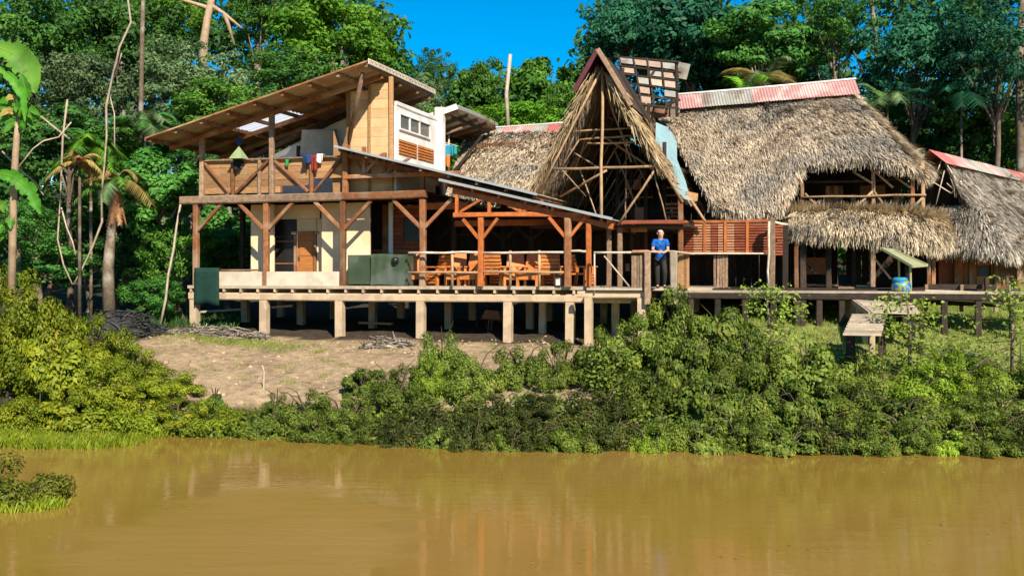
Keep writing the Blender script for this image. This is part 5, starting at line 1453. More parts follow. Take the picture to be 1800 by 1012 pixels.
TREES = [
    (55, 70, 165, 130, 45, 3, 'deep', 'dense deep green crown filling the top left corner'),
    (215, 75, 120, 105, 47, 0, 'deep', 'dark tree between the corner crown and the pale-leaved tree, upper left'),
    (330, 150, 120, 95, 45, 3, 'grey', 'pale grey-green crown above the low end of the tin roof'),
    (285, 15, 85, 60, 50, 1, 'bright', 'yellow-green crown behind the two pale trunks, upper left'),
    (455, 20, 75, 55, 54, 1, 'mid', 'high mid-green crown with thin branches left of the bright rounded tree'),
    (600, 58, 118, 85, 50, 0, 'bright', 'large bright green rounded tree at the left edge of the sky gap'),
    (520, 135, 110, 65, 48, 3, 'deep', 'dark crown just above the middle of the tin roof'),
    (400, 185, 90, 60, 44, 0, 'mid', 'mid-green crown right behind the sloping roof edge'),
    (725, 180, 62, 60, 55, 1, 'grey', 'greyish tree right of the highest roof corner'),
    (766, 135, 44, 60, 58, 3, 'deep', 'narrow vine-draped tree standing up into the sky gap'),
    (845, 165, 72, 72, 57, 0, 'mid', 'round mid-green tree left of the grey mast'),
    (955, 165, 78, 70, 57, 2, 'mid', 'leafy tree right of the grey mast, below the sky'),
    (895, 230, 100, 60, 51, 1, 'bright', 'low bright tree behind the red and grey ridge sheets'),
    (755, 235, 70, 55, 50, 0, 'mid', 'low tree between the white wall and the annex roof'),
    (1020, 200, 60, 70, 52, 1, 'mid', 'tree just behind the left side of the open gable'),
    (1100, 60, 92, 82, 54, 0, 'teal', 'dark blue-green crown at the right edge of the sky gap'),
    (1215, 60, 110, 90, 52, 2, 'teal', 'blue-green crown above the roof lantern'),
    (1340, 75, 110, 80, 50, 4, 'emerald', 'broad-leaved emerald crown above the long ridge cap'),
    (1240, 170, 85, 55, 54, 1, 'emerald', 'lower green tree between roof lantern and ridge cap'),
    (1420, 150, 80, 60, 56, 0, 'teal', 'dark tree low behind the right half of the ridge cap'),
    (1470, 45, 115, 75, 50, 3, 'emerald', 'green crown high above the right end of the ridge cap'),
    (1610, 95, 120, 100, 47, 0, 'teal', 'big dark blue-green tree right of the ridge end'),
    (1750, 90, 120, 120, 44, 3, 'teal', 'dark teal crown in the top right corner'),
    (1590, 230, 90, 85, 50, 1, 'deep', 'dark shaded tree behind the hipped right end of the thatch'),
    (1700, 220, 95, 70, 47, 2, 'deep', 'dark tree directly above the small right hut'),
    (1800, 250, 80, 95, 46, 0, 'mid', 'mid-green tree at the right edge above the hut roof'),
    (285, 330, 85, 75, 40, 2, 'emerald', 'bright emerald bushy tree against the left end of the lodge'),
    (310, 445, 62, 70, 39.5, 1, 'mid', 'leafy bush beside the first stilt of the lodge'),
    (60, 255, 120, 80, 42, 0, 'deep', 'dark understorey tree behind the broad-leaved plant, far left'),
    (150, 400, 110, 85, 43, 3, 'deep', 'dark understorey tree behind the hanging lianas'),
    (245, 455, 75, 75, 42, 1, 'deep', 'shaded bush behind the dying palm'),
    (395, 420, 70, 65, 44, 2, 'emerald', 'green bush seen through the left open bay of the lodge'),
    (120, 235, 70, 55, 41, 4, 'emerald', 'loose emerald crown behind the upper lianas'),
    (30, 400, 70, 60, 37, 1, 'emerald', 'leafy bush at the left edge below the broad-leaved plant'),
    (330, 265, 70, 60, 43, 3, 'emerald', 'leafy tree right under the low end of the tin roof'),
    (200, 320, 80, 70, 41.5, 2, 'mid', 'mid-green tree between liana and dying palm'),
    (85, 470, 75, 45, 38, 4, 'emerald', 'broad-leaved undergrowth tree behind the crest of the thicket'),
    (270, 520, 60, 40, 38.5, 1, 'emerald', 'low leafy bush at the foot of the leaning pole'),
    (130, 150, 90, 70, 43, 1, 'grey', 'greyish crown under the dark corner trees, left'),
    (480, 205, 90, 45, 47, 1, 'mid', 'leafy crown peeping just over the roof middle'),
    (670, 130, 70, 60, 52, 2, 'emerald', 'emerald crown right behind the highest roof corner'),
    (1680, 330, 90, 60, 49, 1, 'emerald', 'green crown low behind the small right hut'),
    (1500, 230, 70, 60, 54, 2, 'emerald', 'green tree just behind the right slope of the thatch'),
    (245, 250, 75, 45, 43, 4, 'mid', 'feathery mid-green tree left of the roof eave'),
]
for row in TREES:
    tree(*row)
# two bare pale trunks rising into the upper left canopy, and other bare stems
def stemtree(name, pts, t, r0, m_, label, cat='tree', extra=()):
    P3 = [Wp(x, y, t) for x, y in pts]
    g_ = ground(P3[-1][0], t)
    T_ = thing(name, label, cat, (P3[-1][0], t, g_), frame='W')
    P(T_, 'trunk', M[m_], MB().tube(P3[:-1] + [(P3[-1][0], t, g_ - .2)], [r0 * (.7 + .5 * i / len(P3)) for i in range(len(P3))], 8), smooth=True)
    for e_ in extra:
        P(T_, 'limb', M[m_], MB().tube([Wp(x, y, t) for x, y in e_], [r0 * .5, r0 * .4, r0 * .25][:len(e_)], 6), smooth=True)
    return T_
stemtree('bare_tree', [(376, -20), (364, 35), (358, 75), (352, 300), (350, 480)], 46.5, .2, 'bark_pale', 'pale reddish bare trunk left of the blue gap, upper left', 'tree', (((372, 10), (395, 25), (425, 50)), ((395, 25), (402, 45), (412, 80)), ((368, 15), (330, 3), (300, -5))))
stemtree('bare_tree', [(252, -20), (250, 60), (246, 300), (240, 480)], 43.0, .11, 'bark', 'dark straight trunk rising behind the long liana', 'tree')
stemtree('bare_tree', [(1530, -20), (1540, 80), (1548, 180), (1556, 420)], 48.5, .12, 'bark', 'thin forked trunk in the shade right of the ridge end', 'tree', (((1544, 170), (1520, 135), (1500, 90)),))
stemtree('bare_tree', [(1797, -20), (1792, 120), (1794, 300), (1797, 480)], 44.0, .18, 'bark', 'thick dark trunk at the top right edge', 'tree')
stemtree('bare_tree', [(1192, -20), (1202, 110), (1208, 200), (1210, 460)], 55, .12, 'bark', 'thin dark trunk behind the roof lantern', 'tree')

def liana(pts, t, r_, label):
    single('liana', M['liana'], MB().tube([tuple(np.array(Wp(x, y, t)) + np.array((0, random.uniform(-.15, .15), 0))) for x, y in pts], [r_ * random.uniform(.85, 1.2) for _ in pts], 6), label, 'liana', 'lianas', frame='W', smooth=True)
liana([(222, -5), (228, 38), (212, 85), (205, 110), (198, 125), (184, 185), (187, 240), (183, 290), (176, 340), (178, 390), (165, 435), (142, 475), (130, 500)], 36.6, .035, 'longest pale liana winding down to the dark heap')
liana([(216, 95), (205, 125), (192, 160), (200, 200), (203, 260)], 36.9, .022, 'short liana branching beside the longest one')
liana([(118, 175), (108, 240), (106, 350), (100, 420), (112, 465), (128, 500)], 36.8, .03, 'straight pale liana left of the longest one')
liana([(108, 365), (118, 400), (128, 425), (136, 448)], 36.7, .025, 'small forked liana end hanging over the dark hollow')
liana([(50, 185), (95, 225), (125, 245)], 34.5, .03, 'thin reddish branch slanting across at the far left')
liana([(0, 265), (30, 295), (60, 320), (78, 343)], 33, .02, 'thin bare twig slanting down at the left edge')
liana([(35, 295), (60, 262), (78, 248), (100, 240), (125, 215)], 34, .022, 'forked grey twig reaching right at the far left')

# dying palm
def frond(T_, base, dirv, ln, lm, droop, name='frond', nl=26, lw=.32):
    V = []
    mid = []
    for i in range(nl + 1):
        f_ = i / nl
        mid.append(np.array(base) + np.array(dirv) * ln * f_ + np.array((0, 0, -droop * ln * f_ * f_)))
    mb_ = MB().tube([tuple(p) for p in mid[::4]], [.02 * (1 - .8 * i / 7) for i in range(len(mid[::4]))], 5, cap=False)
    dv = unit(np.array(dirv, float)); sd = unit(np.cross(dv, (0, 0, 1.0)))
    for i in range(2, nl):
        f_ = i / nl
        l_ = lw * (1.5 - abs(f_ - .4) * 1.6) * ln * .8
        tg = unit(mid[i + 1] - mid[i - 1])
        for s_ in (-1, 1):
            e_ = mid[i] + sd * s_ * l_ * .75 + tg * l_ * .55 + np.array((0, 0, -.35 * l_ + random.uniform(-.05, .05)))
            w_ = tg * .035
            mb_.add([mid[i] - w_, mid[i] + w_, e_], [(0, 1, 2)])
    return P(T_, name, LM[lm], mb_)
pb = G(192, 37.6)
pt = Wp(205, 318, 37.6)
PL = thing('palm', 'half-dead palm with pale fronds and a hanging brown skirt', 'palm', pb, frame='W')
P(PL, 'trunk', M['bark'], MB().tube([pb, Wp(190, 470, 37.6), Wp(196, 400, 37.6), pt], [.24, .19, .15, .11], 9), smooth=True)
for k in range(13):
    an_ = k / 13 * 6.28 + random.uniform(-.2, .2)
    elv = random.uniform(.1, 1.2)
    frond(PL, pt, (math.cos(an_) * math.cos(elv), math.sin(an_) * math.cos(elv), math.sin(elv)), random.uniform(1.2, 1.9), 'dry' if k % 3 == 0 else ('grey' if k % 3 == 1 else 'mid'), random.uniform(.5, .9))
for k in range(7):
    an_ = k / 7 * 6.28
    frond(PL, (pt[0], pt[1], pt[2] - .05), (math.cos(an_) * .22, math.sin(an_) * .22, -.95), random.uniform(1.1, 1.6), 'drybrown', 0, lw=.16)

def understory_palm(px, py, t, n_, ln, lms, label):
    b_ = G(px, t); tp = Wp(px, py, t)
    T_ = thing('palm', label, 'palm', b_, frame='W')
    P(T_, 'trunk', M['bark'], MB().tube([b_, tp], [.07, .045], 7), smooth=True)
    for k in range(n_):
        an_ = k / n_ * 6.28 + random.uniform(-.3, .3); elv = random.uniform(.15, 1.35)
        frond(T_, tp, (math.cos(an_) * math.cos(elv), math.sin(an_) * math.cos(elv), math.sin(elv)), ln * random.uniform(.8, 1.2), random.choice(lms), random.uniform(.5, 1.0))
understory_palm(160, 262, 38.5, 20, 1.7, ['bright', 'emerald', 'bright'], 'low bright palm left of the dying palm, behind the lianas')
understory_palm(140, 285, 36.2, 12, 1.0, ['dry', 'drybrown', 'dry'], 'clump of yellowed hanging leaves on the lianas, left')
understory_palm(255, 225, 41.0, 18, 1.9, ['grey', 'teal', 'emerald'], 'grey-green palm left of the low roof eave')
understory_palm(1310, 165, 47, 11, 2.4, ['bright', 'emerald'], 'bright palm just above the left part of the ridge cap')
understory_palm(1345, 140, 48, 8, 2.4, ['grey', 'dry'], 'pale drooping palm above the middle of the ridge cap')
understory_palm(1560, 190, 46, 12, 2.6, ['teal', 'deep', 'grey'], 'dark fan of palm fronds by the thin forked trunk')
understory_palm(1690, 170, 45, 12, 2.4, ['teal', 'emerald'], 'dark palm above the right hut ridge')

# large broad-leaved plant, far left
def paddle(T_, pts, w_, lm, name='leaf'):
    pts = [Vector(p) for p in pts]
    rows = []
    n_ = 30
    tear = [random.uniform(.0, .45) if random.random() < .22 else 0 for _ in range(n_ + 1)]
    for i in range(n_ + 1):
        f_ = i / n_
        x = f_ * (len(pts) - 1); k = min(int(x), len(pts) - 2)
        c_ = pts[k].lerp(pts[k + 1], x - k)
        d = (pts[min(k + 1, len(pts) - 1)] - pts[k]).normalized()
        s_ = d.cross(Vector((.15, -1, .25))).normalized()
        hw = w_ * (math.sin(math.pi * min(1, f_ * .93 + .07)) ** .7) * .5 * (1 + .06 * math.sin(i * 1.1)) * (1 - tear[i]) + .004
        up_ = s_.cross(d)
        rows.append([tuple(c_ - s_ * hw + up_ * hw * .35), tuple(c_ - s_ * hw * .5 + up_ * hw * .05), tuple(c_), tuple(c_ + s_ * hw * .5 + up_ * hw * .05), tuple(c_ + s_ * hw + up_ * hw * .35)])
    lf_ = P(T_, name, LM[lm], MB().grid(rows), smooth=True)
    P(lf_, 'midrib', LM['lime'], MB().tube([tuple(Vector(r_[2]) + Vector((0, -.006, .004))) for r_ in rows[::2]], [.012 - .0006 * i for i in range(len(rows[::2]))], 5), smooth=True)
    return lf_
tq = 30.0
BP = thing('broad_leaved_plant', 'tall plant with big glossy green leaves at the left edge', 'plant', G(18, tq), frame='W')
bw = lambda x, y, d=0: Wp(x, y, tq + d)
P(BP, 'trunk', M['bark_pale'], MB().tube([G(18, tq), bw(24, 330), bw(28, 260), bw(32, 205)], [.12, .10, .09, .07], 8), smooth=True)
paddle(BP, [bw(-10, 80), bw(25, 95), bw(52, 125), bw(62, 165)], .75, 'mid')
paddle(BP, [bw(-5, 118, -.3), bw(22, 140, -.3), bw(42, 170, -.3), bw(44, 215, -.3)], .26, 'banana')
paddle(BP, [bw(-5, 305, -.4), bw(25, 312, -.4), bw(55, 338, -.4), bw(72, 378, -.4)], .45, 'banana')
paddle(BP, [bw(32, 205, -.2), bw(45, 160, -.2), bw(38, 130, -.2)], .35, 'banana')
for k in range(14):
    an_ = random.uniform(0, 6.28); ln__ = random.uniform(.4, .75)
    c_ = Vector(bw(30, random.uniform(180, 225)))
    e_ = c_ + Vector((math.cos(an_) * ln__, math.sin(an_) * ln__ * .6, random.uniform(-.5, .2)))
    paddle(BP, [c_, c_.lerp(e_, .5) + Vector((0, 0, .12)), e_], .2, random.choice(['dry', 'banana', 'mid']))
for k in range(10):
    c_ = Vector(bw(random.uniform(-10, 20), random.uniform(330, 420)))
    e_ = c_ + Vector((random.uniform(-.4, .6), random.uniform(-.3, .3), random.uniform(-.4, .1)))
    paddle(BP, [c_, c_.lerp(e_, .5) + Vector((0, 0, .1)), e_], .22, random.choice(['emerald', 'mid', 'banana']))

# far wood behind, one mass
def far_wood():
    N = 2600
    px = rng.uniform(-250, 2050, N)
    topy = np.interp(px, [-250, 620, 680, 720, 990, 1040, 1100, 1450, 1500, 1530, 1560, 2050], [-150, -60, 60, 150, 150, 60, -60, -60, 150, 175, -60, -150])
    t = rng.uniform(56, 74, N)
    py = topy + (500 - topy) * rng.random(N) ** 1.1
    C0 = np.stack([(px - CX) / F * t, t, CAMZ + (HY - py) / F * t], 1)
    per = 44
    k = np.repeat(np.arange(N), per); n = len(k)
    off = unit(rng.normal(size=(n, 3))) * rng.random((n, 1)) ** .4 * rng.uniform(.8, 1.9, N)[k][:, None]
    off[:, 2] *= .7
    nn = unit(off + np.array([0, -.6, .8]) + rng.normal(size=(n, 3)) * .6)
    V = leaves(C0[k] + off, nn, rng.uniform(.3, .6, n), .55)
    o = bpy.data.objects.new('far_wood', fastmesh('far_wood', V, 4, LM['deep'])); COL.objects.link(o)
    tag(o, 'dark far jungle reading as one mass behind the trees', 'wood', kind='stuff')
far_wood()

# ---- shrubs of the banks
def shrub(px, top, hw, t, var, lm, label, group='shrubs on the bank', base=None, name='shrub'):
    x, y, g_ = G(px, t)
    if base is not None: g_ = base
    ztop = CAMZ + (HY - top) / F * t
    h_ = max(.35, ztop - g_ + .1); w_ = hw / F * t * 1.12
    T_ = thing(name, label, 'shrub', (x, y, g_), frame='W', group=group)
    me, cl = SHRB[var]
    rz = random.uniform(0, 6.28)
    place(me, 'foliage', T_, (0, 0, -.1), (w_, w_ * random.uniform(.75, 1.0), h_), rz, lm)
    mb_ = MB(); rm = Matrix.Rotation(rz, 3, 'Z')
    for q in cl[::max(1, len(cl) // 12)]:
        qq = rm @ Vector(q); e_ = Vector((x + qq.x * w_ * .9, y + qq.y * w_ * .8, g_ + qq.z * h_ * .9))
        s_ = Vector((x + random.uniform(-.15, .15) * w_, y + random.uniform(-.15, .15) * w_, g_ - .15))
        mb_.tube([s_, s_.lerp(e_, .5) + Vector((0, 0, .15 * h_)), e_], [.03, .02, .008], 5, cap=False)
    for _ in range(0 if lm.startswith('olive') else 4):
        an_ = random.uniform(0, 6.28); rr = random.uniform(.5, 1.08)
        e_ = Vector((x + w_ * rr * math.cos(an_), y - abs(w_ * rr * math.sin(an_)) * .7, g_ + h_ * random.uniform(.35, 1.12)))
        s_ = Vector((x, y, g_ + .1))
        mb_.tube([s_, s_.lerp(e_, .6) + Vector((0, 0, .2 * h_)), e_], [.02, .014, .006], 4, cap=False)
    P(T_, 'stem', M['stem'], mb_, smooth=True)

RS = 'shrubs on the right bank'; LS = 'shrubs of the left thicket'; WS = 'low shrubs along the waterline'
SHRUBS = [
    # left thicket
    (-10, 446, 88, 29.5, 0, 'olive', 'topmost olive shrub at the left edge, under the broad-leaved plant', LS),
    (75, 486, 84, 29.3, 1, 'olive', 'olive shrub at the crest of the left thicket, before the dark heap', LS),
    (160, 548, 70, 29.0, 3, 'olive', 'olive shrub on the thicket slope just below the dark heap', LS),
    (20, 540, 85, 28.2, 3, 'olive2', 'yellowish shrub above the pale grass strip at the left edge', LS),
    (225, 606, 62, 28.6, 1, 'olive2', 'light olive shrub where the thicket meets the bare dirt', LS),
    (110, 575, 70, 28.0, 2, 'olive', 'shrub with orange-tinged leaves in the middle of the left thicket', LS),
    (295, 645, 62, 28.0, 0, 'olive2', 'rounded light shrub on the lower edge of the dirt slope', LS),
    (200, 630, 75, 27.4, 3, 'olive', 'dark-hollowed shrub right of the pale grass strip', LS),
    (60, 675, 70, 26.9, 1, 'olive', 'shrub under the pale grass strip at the left edge', LS),
    (-15, 680, 60, 26.9, 0, 'olive', 'lowest shrub cut by the left edge, above the green water grass', LS),
    (140, 685, 70, 26.9, 2, 'olive', 'shrub above the middle of the green water grass', LS),
    (230, 690, 70, 26.8, 0, 'olive2', 'shrub above the right end of the green water grass', LS),
    (315, 690, 60, 26.9, 3, 'olive', 'shrub at the foot of the left thicket beside the open water', LS),
    (375, 700, 50, 26.7, 1, 'olive2', 'last low shrub of the left thicket, by the dark bush', LS),
    (425, 718, 38, 26.6, 3, 'olive2', 'small light shrub in the corner where both banks meet', LS),
    # right bank
    (378, 688, 16, 27.6, 2, 'deep', 'tiny dark bush standing alone below the dirt slope', RS),
    (487, 684, 24, 27.2, 0, 'shrub', 'small upright shrub under the thin stake', RS),
    (470, 715, 48, 26.4, 1, 'shrubl', 'light low shrub at the start of the right bank', RS),
    (545, 680, 55, 26.6, 0, 'shrub', 'rounded shrub with dark hollow right of the thin stake', RS),
    (610, 692, 55, 26.0, 3, 'shrubl', 'low light shrub below the middle of the dirt slope', RS),
    (640, 640, 40, 27.6, 2, 'shrub', 'bush standing into the dirt slope with open stems', RS),
    (695, 645, 52, 26.7, 1, 'shrub', 'mid-green shrub left of the tall round-topped one', RS),
    (778, 572, 52, 28.6, 0, 'shrubl', 'tall round-topped shrub in front of the fourth stilt', RS),
    (755, 622, 40, 27.2, 3, 'lime', 'yellow-green shrub below the tall round-topped one', RS),
    (825, 620, 55, 27.2, 1, 'shrubl', 'pale fine-leaved shrub right of the tall round-topped one', RS),
    (915, 598, 55, 27.8, 0, 'shrubl', 'light green shrub below the fifth stilt', RS),
    (985, 592, 60, 27.6, 3, 'shrub', 'dense shrub just right of the fifth stilt', RS),
    (1050, 580, 60, 27.6, 1, 'shrub', 'shrub under the sixth stilt and the landing', RS),
    (1115, 540, 70, 28.4, 3, 'shrubl', 'high fine-leaved shrub hiding the end of the landing', RS),
    (1195, 516, 80, 28.2, 1, 'shrub', 'tallest bushy shrub below the person on the landing', RS),
    (1275, 526, 74, 28.2, 2, 'shrub', 'tall open-leaved shrub below the louvre screen', RS),
    (1200, 585, 66, 27.0, 2, 'shrub', 'shrub with clumped leaves in the heart of the high thicket', RS),
    (1265, 590, 60, 26.6, 0, 'shrubl', 'light shrub right of the heart of the high thicket', RS),
    (1335, 585, 66, 26.6, 1, 'shrub', 'shrub in the dip between high thicket and lawn', RS),
    (1420, 590, 74, 26.8, 2, 'shrubl', 'bright shrub in front of the lawn, left of the plank path', RS),
    (1500, 612, 72, 26.4, 0, 'shrubl', 'bright shrub at the bank end of the plank path', RS),
    (1690, 612, 82, 26.6, 3, 'lime', 'lime-green shrub between the two saplings', RS),
    (1615, 640, 72, 26.0, 1, 'lime', 'lime-green low shrub at the foot of the left sapling', RS),
    (1795, 610, 72, 26.2, 0, 'shrubl', 'shrub at the right edge below the second sapling', RS),
    (720, 706, 58, 25.5, 3, 'shrub_shade', 'dark overhanging shrub above the start of the straight waterline', RS),
    (800, 700, 62, 25.5, 0, 'shrub_shade', 'dark shrub below the yellow-green one', RS),
    (880, 698, 62, 25.5, 1, 'shrub_shade', 'dark brownish shrub in the shade left of the deep hollow', RS),
    (965, 690, 66, 25.6, 3, 'shrub_shade', 'dark shrub hanging over the deep hollow', RS),
    (1055, 672, 66, 25.6, 0, 'shrub_shade', 'dark shrub right of the deep hollow', RS),
    (1140, 640, 68, 25.9, 0, 'shrub', 'rounded shrub under the high fine-leaved one', RS),
    (1240, 645, 62, 25.4, 2, 'shrub', 'clump of rounded leaf tufts lit against the dark bank', RS),
    (1325, 675, 62, 25.3, 0, 'shrub', 'rounded shrub below the dip in the right thicket', RS),
    (1410, 655, 68, 25.3, 2, 'shrubl', 'light shrub with large leaves below the bright one by the lawn', RS),
    (1490, 675, 68, 25.2, 1, 'shrub', 'mid-green shrub below the plank path end', RS),
    (1580, 690, 68, 24.9, 2, 'shrub', 'low shrub before the left sapling trunk', RS),
    (1670, 685, 68, 25.0, 0, 'shrub', 'low round shrub between the saplings, nearer the water', RS),
    (1755, 680, 68, 25.0, 3, 'shrub', 'low shrub before the right sapling trunk', RS),
    # waterline
    (560, 730, 48, 25.8, 1, 'shrub', 'flat shrub at the waterline near the meeting of the banks', WS),
    (640, 728, 50, 25.4, 3, 'shrub', 'flat shrub at the waterline below the open-stemmed bush', WS),
    (705, 735, 46, 25.0, 0, 'shrub_shade', 'dark low shrub at the waterline left of the first bright clump', WS),
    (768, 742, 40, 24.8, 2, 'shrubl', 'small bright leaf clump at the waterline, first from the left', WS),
    (830, 732, 52, 24.6, 1, 'shrub_shade', 'dark low shrub between the first two bright clumps', WS),
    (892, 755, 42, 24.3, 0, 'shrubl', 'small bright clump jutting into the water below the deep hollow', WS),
    (940, 728, 52, 24.6, 3, 'shrub_shade', 'dark low shrub just right of the clump jutting into the water', WS),
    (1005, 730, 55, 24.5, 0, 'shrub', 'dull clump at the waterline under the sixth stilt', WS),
    (1075, 720, 58, 24.5, 1, 'shrub_shade', 'dark rounded shrub at the waterline below the landing', WS),
    (1145, 750, 34, 24.1, 1, 'lime', 'small rounded yellow-green clump at the waterline', WS),
    (1170, 715, 58, 24.5, 0, 'shrub', 'rounded shrub right behind the small yellow-green clump', WS),
    (1232, 738, 52, 24.2, 2, 'shrubl', 'spreading leafy clump at the waterline below the tufted one', WS),
    (1300, 722, 58, 24.3, 3, 'shrub', 'fine-leaved shrub between the spreading and the broad clump', WS),
    (1378, 742, 62, 24.0, 2, 'shrubl', 'broad leafy clump at the waterline, right of the centre', WS),
    (1445, 722, 58, 24.2, 0, 'shrub_shade', 'dark shrub at the waterline right of the broad leafy clump', WS),
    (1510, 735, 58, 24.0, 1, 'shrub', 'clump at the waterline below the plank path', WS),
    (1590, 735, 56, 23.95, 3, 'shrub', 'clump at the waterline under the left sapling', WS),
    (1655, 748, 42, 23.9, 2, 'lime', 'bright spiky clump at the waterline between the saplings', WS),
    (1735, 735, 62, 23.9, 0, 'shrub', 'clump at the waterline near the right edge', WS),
    (1812, 725, 52, 23.9, 1, 'shrub_shade', 'clump at the waterline cut by the right edge', WS),
]
for row in SHRUBS:
    shrub(*row[:6], row[6], row[7])
shrub(25, 792, 88, 18.8, 0, 'olive3', 'round dark olive bush standing alone in the water, lower left', None, base=-.1, name='water_bush')

# saplings on the right bank
def sapling(px, top, base_t, label, w_px, lm):
    x, y, g_ = G(px, base_t)
    ztop = CAMZ + (HY - top) / F * base_t
    T_ = thing('sapling', label, 'sapling', (x, y, g_), frame='W', group='saplings on the right bank')
    P(T_, 'trunk', M['bark'], MB().tube([(x, y, g_ - .2), (x + .03, y, g_ + (ztop - g_) * .5), (x - .05, y, ztop - .1)], [.05, .04, .015], 7), smooth=True)
    C_, N_ = [], []
    for k in range(40):
        f_ = random.uniform(.25, 1.0)
        an_ = random.uniform(0, 6.28); rr = (1.3 - f_) * 1.25 * w_px / F * base_t * random.uniform(.2, 1.25) + .06
        c_ = np.array((x + rr * math.cos(an_), y + rr * math.sin(an_), g_ + (ztop - g_) * f_ - rr * .25))
        P(T_, 'twig', M['stem'], MB().tube([(x, y, g_ + (ztop - g_) * (f_ - .05)), tuple(c_)], [.012, .005], 4, cap=False)) if k % 3 == 0 else None
        m_ = random.randint(8, 34)
        C_.append(c_ + rng.normal(size=(m_, 3)) * np.array((.17, .17, .10))); N_.append(unit(np.array([0, -.3, 1.0]) + rng.normal(size=(m_, 3)) * .5))
    C_, N_ = np.concatenate(C_), np.concatenate(N_)
    V = leaves(C_ - np.array((x, y, g_)), N_, rng.uniform(.07, .15, len(C_)), .65, droop=.5)
    o = bpy.data.objects.new('crown', fastmesh('crown', V, 4, LM[lm])); COL.objects.link(o); o.parent = T_
sapling(1598, 520, 27.0, 'leafy sapling with thin trunk in front of the painted drum', 75, 'shrubl')
sapling(1778, 488, 27.0, 'leafy sapling at the right edge in front of the bench', 70, 'shrubl')
sapling(1350, 500, 28.6, 'slender sapling beside the boardwalk, left of the lawn', 60, 'shrubl')
sapling(1085, 600, 26.6, 'thin pale sapling in the thicket right of the sixth stilt', 40, 'shrubl')

# grasses
def grass(name, pts_fn, n, h0, h1, wd_, lm, label):
    P0 = np.array([pts_fn() for _ in range(n)])
    hh = rng.uniform(h0, h1, n); an_ = rng.uniform(0, 6.28, n)
    ln = np.stack([np.cos(an_), np.sin(an_), np.zeros(n)], 1) * (hh * rng.uniform(.1, .6, n))[:, None]
    sd = np.stack([-np.sin(an_), np.cos(an_), np.zeros(n)], 1) * wd_
    V = np.empty((n, 4, 3))
    up = np.array([0, 0, 1.0])
    V[:, 0] = P0 - sd; V[:, 1] = P0 + sd
    V[:, 2] = P0 + sd * .5 + ln * .4 + up * hh[:, None] * .65
    V[:, 3] = P0 + ln + up * hh[:, None]
    o = bpy.data.objects.new(name, fastmesh(name, V.reshape(-1, 3), 4, LM[lm])); COL.objects.link(o)
    tag(o, label, 'grass', kind='stuff')
def in_water():
    t = random.uniform(24.3, 27.2); f_ = (27.2 - t) / 2.9
    px = random.uniform(-60, 330 - 130 * f_) + random.gauss(0, 12)
    if math.sin(px * .05 + t * 3) * math.sin(px * .017 - t * 5.1) + random.uniform(-.5, .5) < -.25: return in_water()
    return (Wp(px, 0, t)[0], t, -.02)
grass('water_grass', in_water, 13000, .06, .26, .011, 'grass', 'bright green water grass along the foot of the left thicket')
def strip():
    t = random.uniform(27.1, 27.9); px = random.uniform(-40, 130)
    x = Wp(px, 0, t)[0]; return (x, t, 1.25 + (t - 27.1) * .35 + random.uniform(-.05, .05))
def lawn_pt():
    t = random.uniform(26.5, 36); px = random.uniform(1270, 1830)
    x = Wp(px, 0, t)[0]; return (x, t, ground(x, t) - .01)
grass('lawn', lawn_pt, 30000, .04, .13, .010, 'lawn', 'pale green lawn between the boardwalk and the bank shrubs')
def tuft_pt():
    x = random.gauss(-8.2, 1.3); v = random.gauss(-2.0, .4); xx, yy, _ = l2w(((x - OX) / ca, v, 0))
    return (xx, yy, ground(xx, yy) - .01)
grass('grass_patch', tuft_pt, 3500, .04, .12, .008, 'lawn', 'thin patch of grass on the dirt below the left stilts')
WEED = [(random.uniform(-12, 1.5), random.uniform(28, 33.5)) for _ in range(42)]
def weed_pt():
    a_, b_ = random.choice(WEED); x, y = a_ + random.gauss(0, .13), b_ + random.gauss(0, .1)
    return (x, y, ground(x, y) - .01)
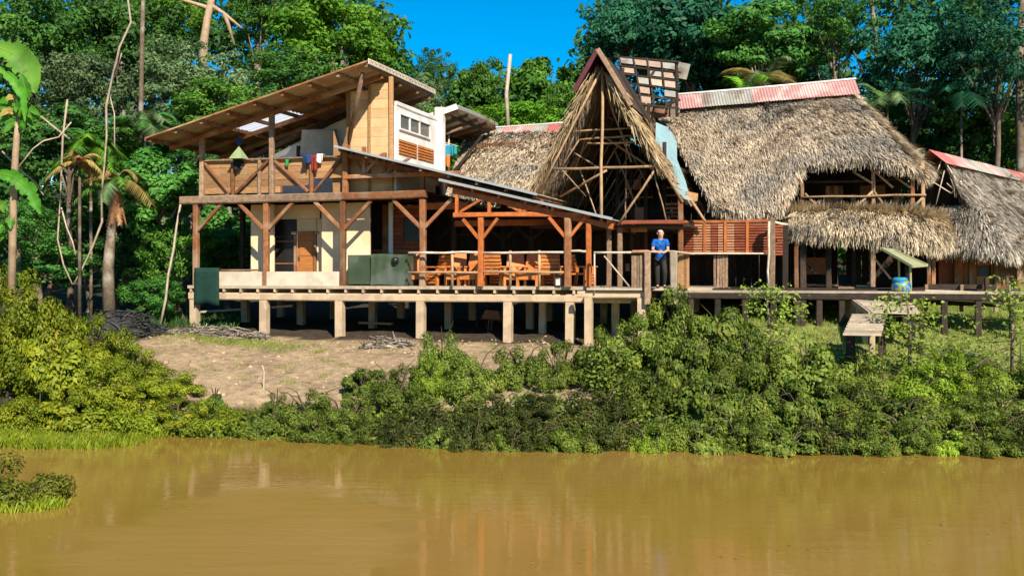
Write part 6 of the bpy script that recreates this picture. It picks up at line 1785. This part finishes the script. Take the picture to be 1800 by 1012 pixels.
grass('dirt_weeds', weed_pt, 1900, .03, .11, .008, 'lawn', 'small weeds sprouting here and there on the bare dirt slope')
def islet():
    a_ = random.uniform(0, 6.28); r_ = math.sqrt(random.random())
    return (-8.75 + 1.3 * r_ * math.cos(a_), 18.35 + .6 * r_ * math.sin(a_), -.03)
grass('islet_grass', islet, 2500, .08, .22, .009, 'grass', 'fringe of grass round the bush standing in the water')
def ground_cover():
    N = 800
    C0 = []
    for _ in range(N):
        x = random.uniform(-8.5, 14.5); d = random.uniform(-.1, 1.7) if -3 < x < 3.5 else random.uniform(-.1, .8)
        y = shore(x) + d
        C0.append((x, y, ground(x, y) + random.uniform(.0, .26)))
    C0 = np.array(C0); per = 26
    k = np.repeat(np.arange(N), per); n = len(k)
    off = rng.normal(size=(n, 3)) * np.array((.16, .16, .10))
    pos = C0[k] + off; pos[:, 2] = np.maximum(pos[:, 2], .0)
    V = leaves(pos, unit(np.array([0, -.5, .9]) + rng.normal(size=(n, 3)) * .55), rng.uniform(.06, .14, n), .55)
    o = bpy.data.objects.new('undergrowth', fastmesh('undergrowth', V, 4, LM['shrub'])); COL.objects.link(o)
    tag(o, 'low leafy undergrowth beneath the shrubs of the right bank', 'undergrowth', kind='stuff')
ground_cover()
def leftfloor():
    px = random.uniform(-30, 420); t = random.uniform(35.5, 42); x = Wp(px, 0, t)[0]
    return (x, t, ground(x, t) - .02)
grass('forest_floor_plants', leftfloor, 4000, .08, .3, .02, 'deep', 'low green plants on the forest floor left of the lodge')

def floating_leaves():
    n = 130
    t = rng.uniform(14.5, 24, n); px = rng.uniform(50, 1780, n)
    C_ = np.stack([(px - CX) / F * t, t, np.full(n, .012)], 1)
    V = leaves(C_, unit(np.array([0, 0, 1.0]) + rng.normal(size=(n, 3)) * .06), rng.uniform(.04, .10, n), .5, fold=.03)
    V[:, 2] = np.maximum(V[:, 2], .006)
    o = bpy.data.objects.new('floating_leaves', fastmesh('floating_leaves', V, 4, LM['dry'])); COL.objects.link(o)
    tag(o, 'small dry leaves floating scattered on the muddy water', 'leaves', kind='stuff')
floating_leaves()
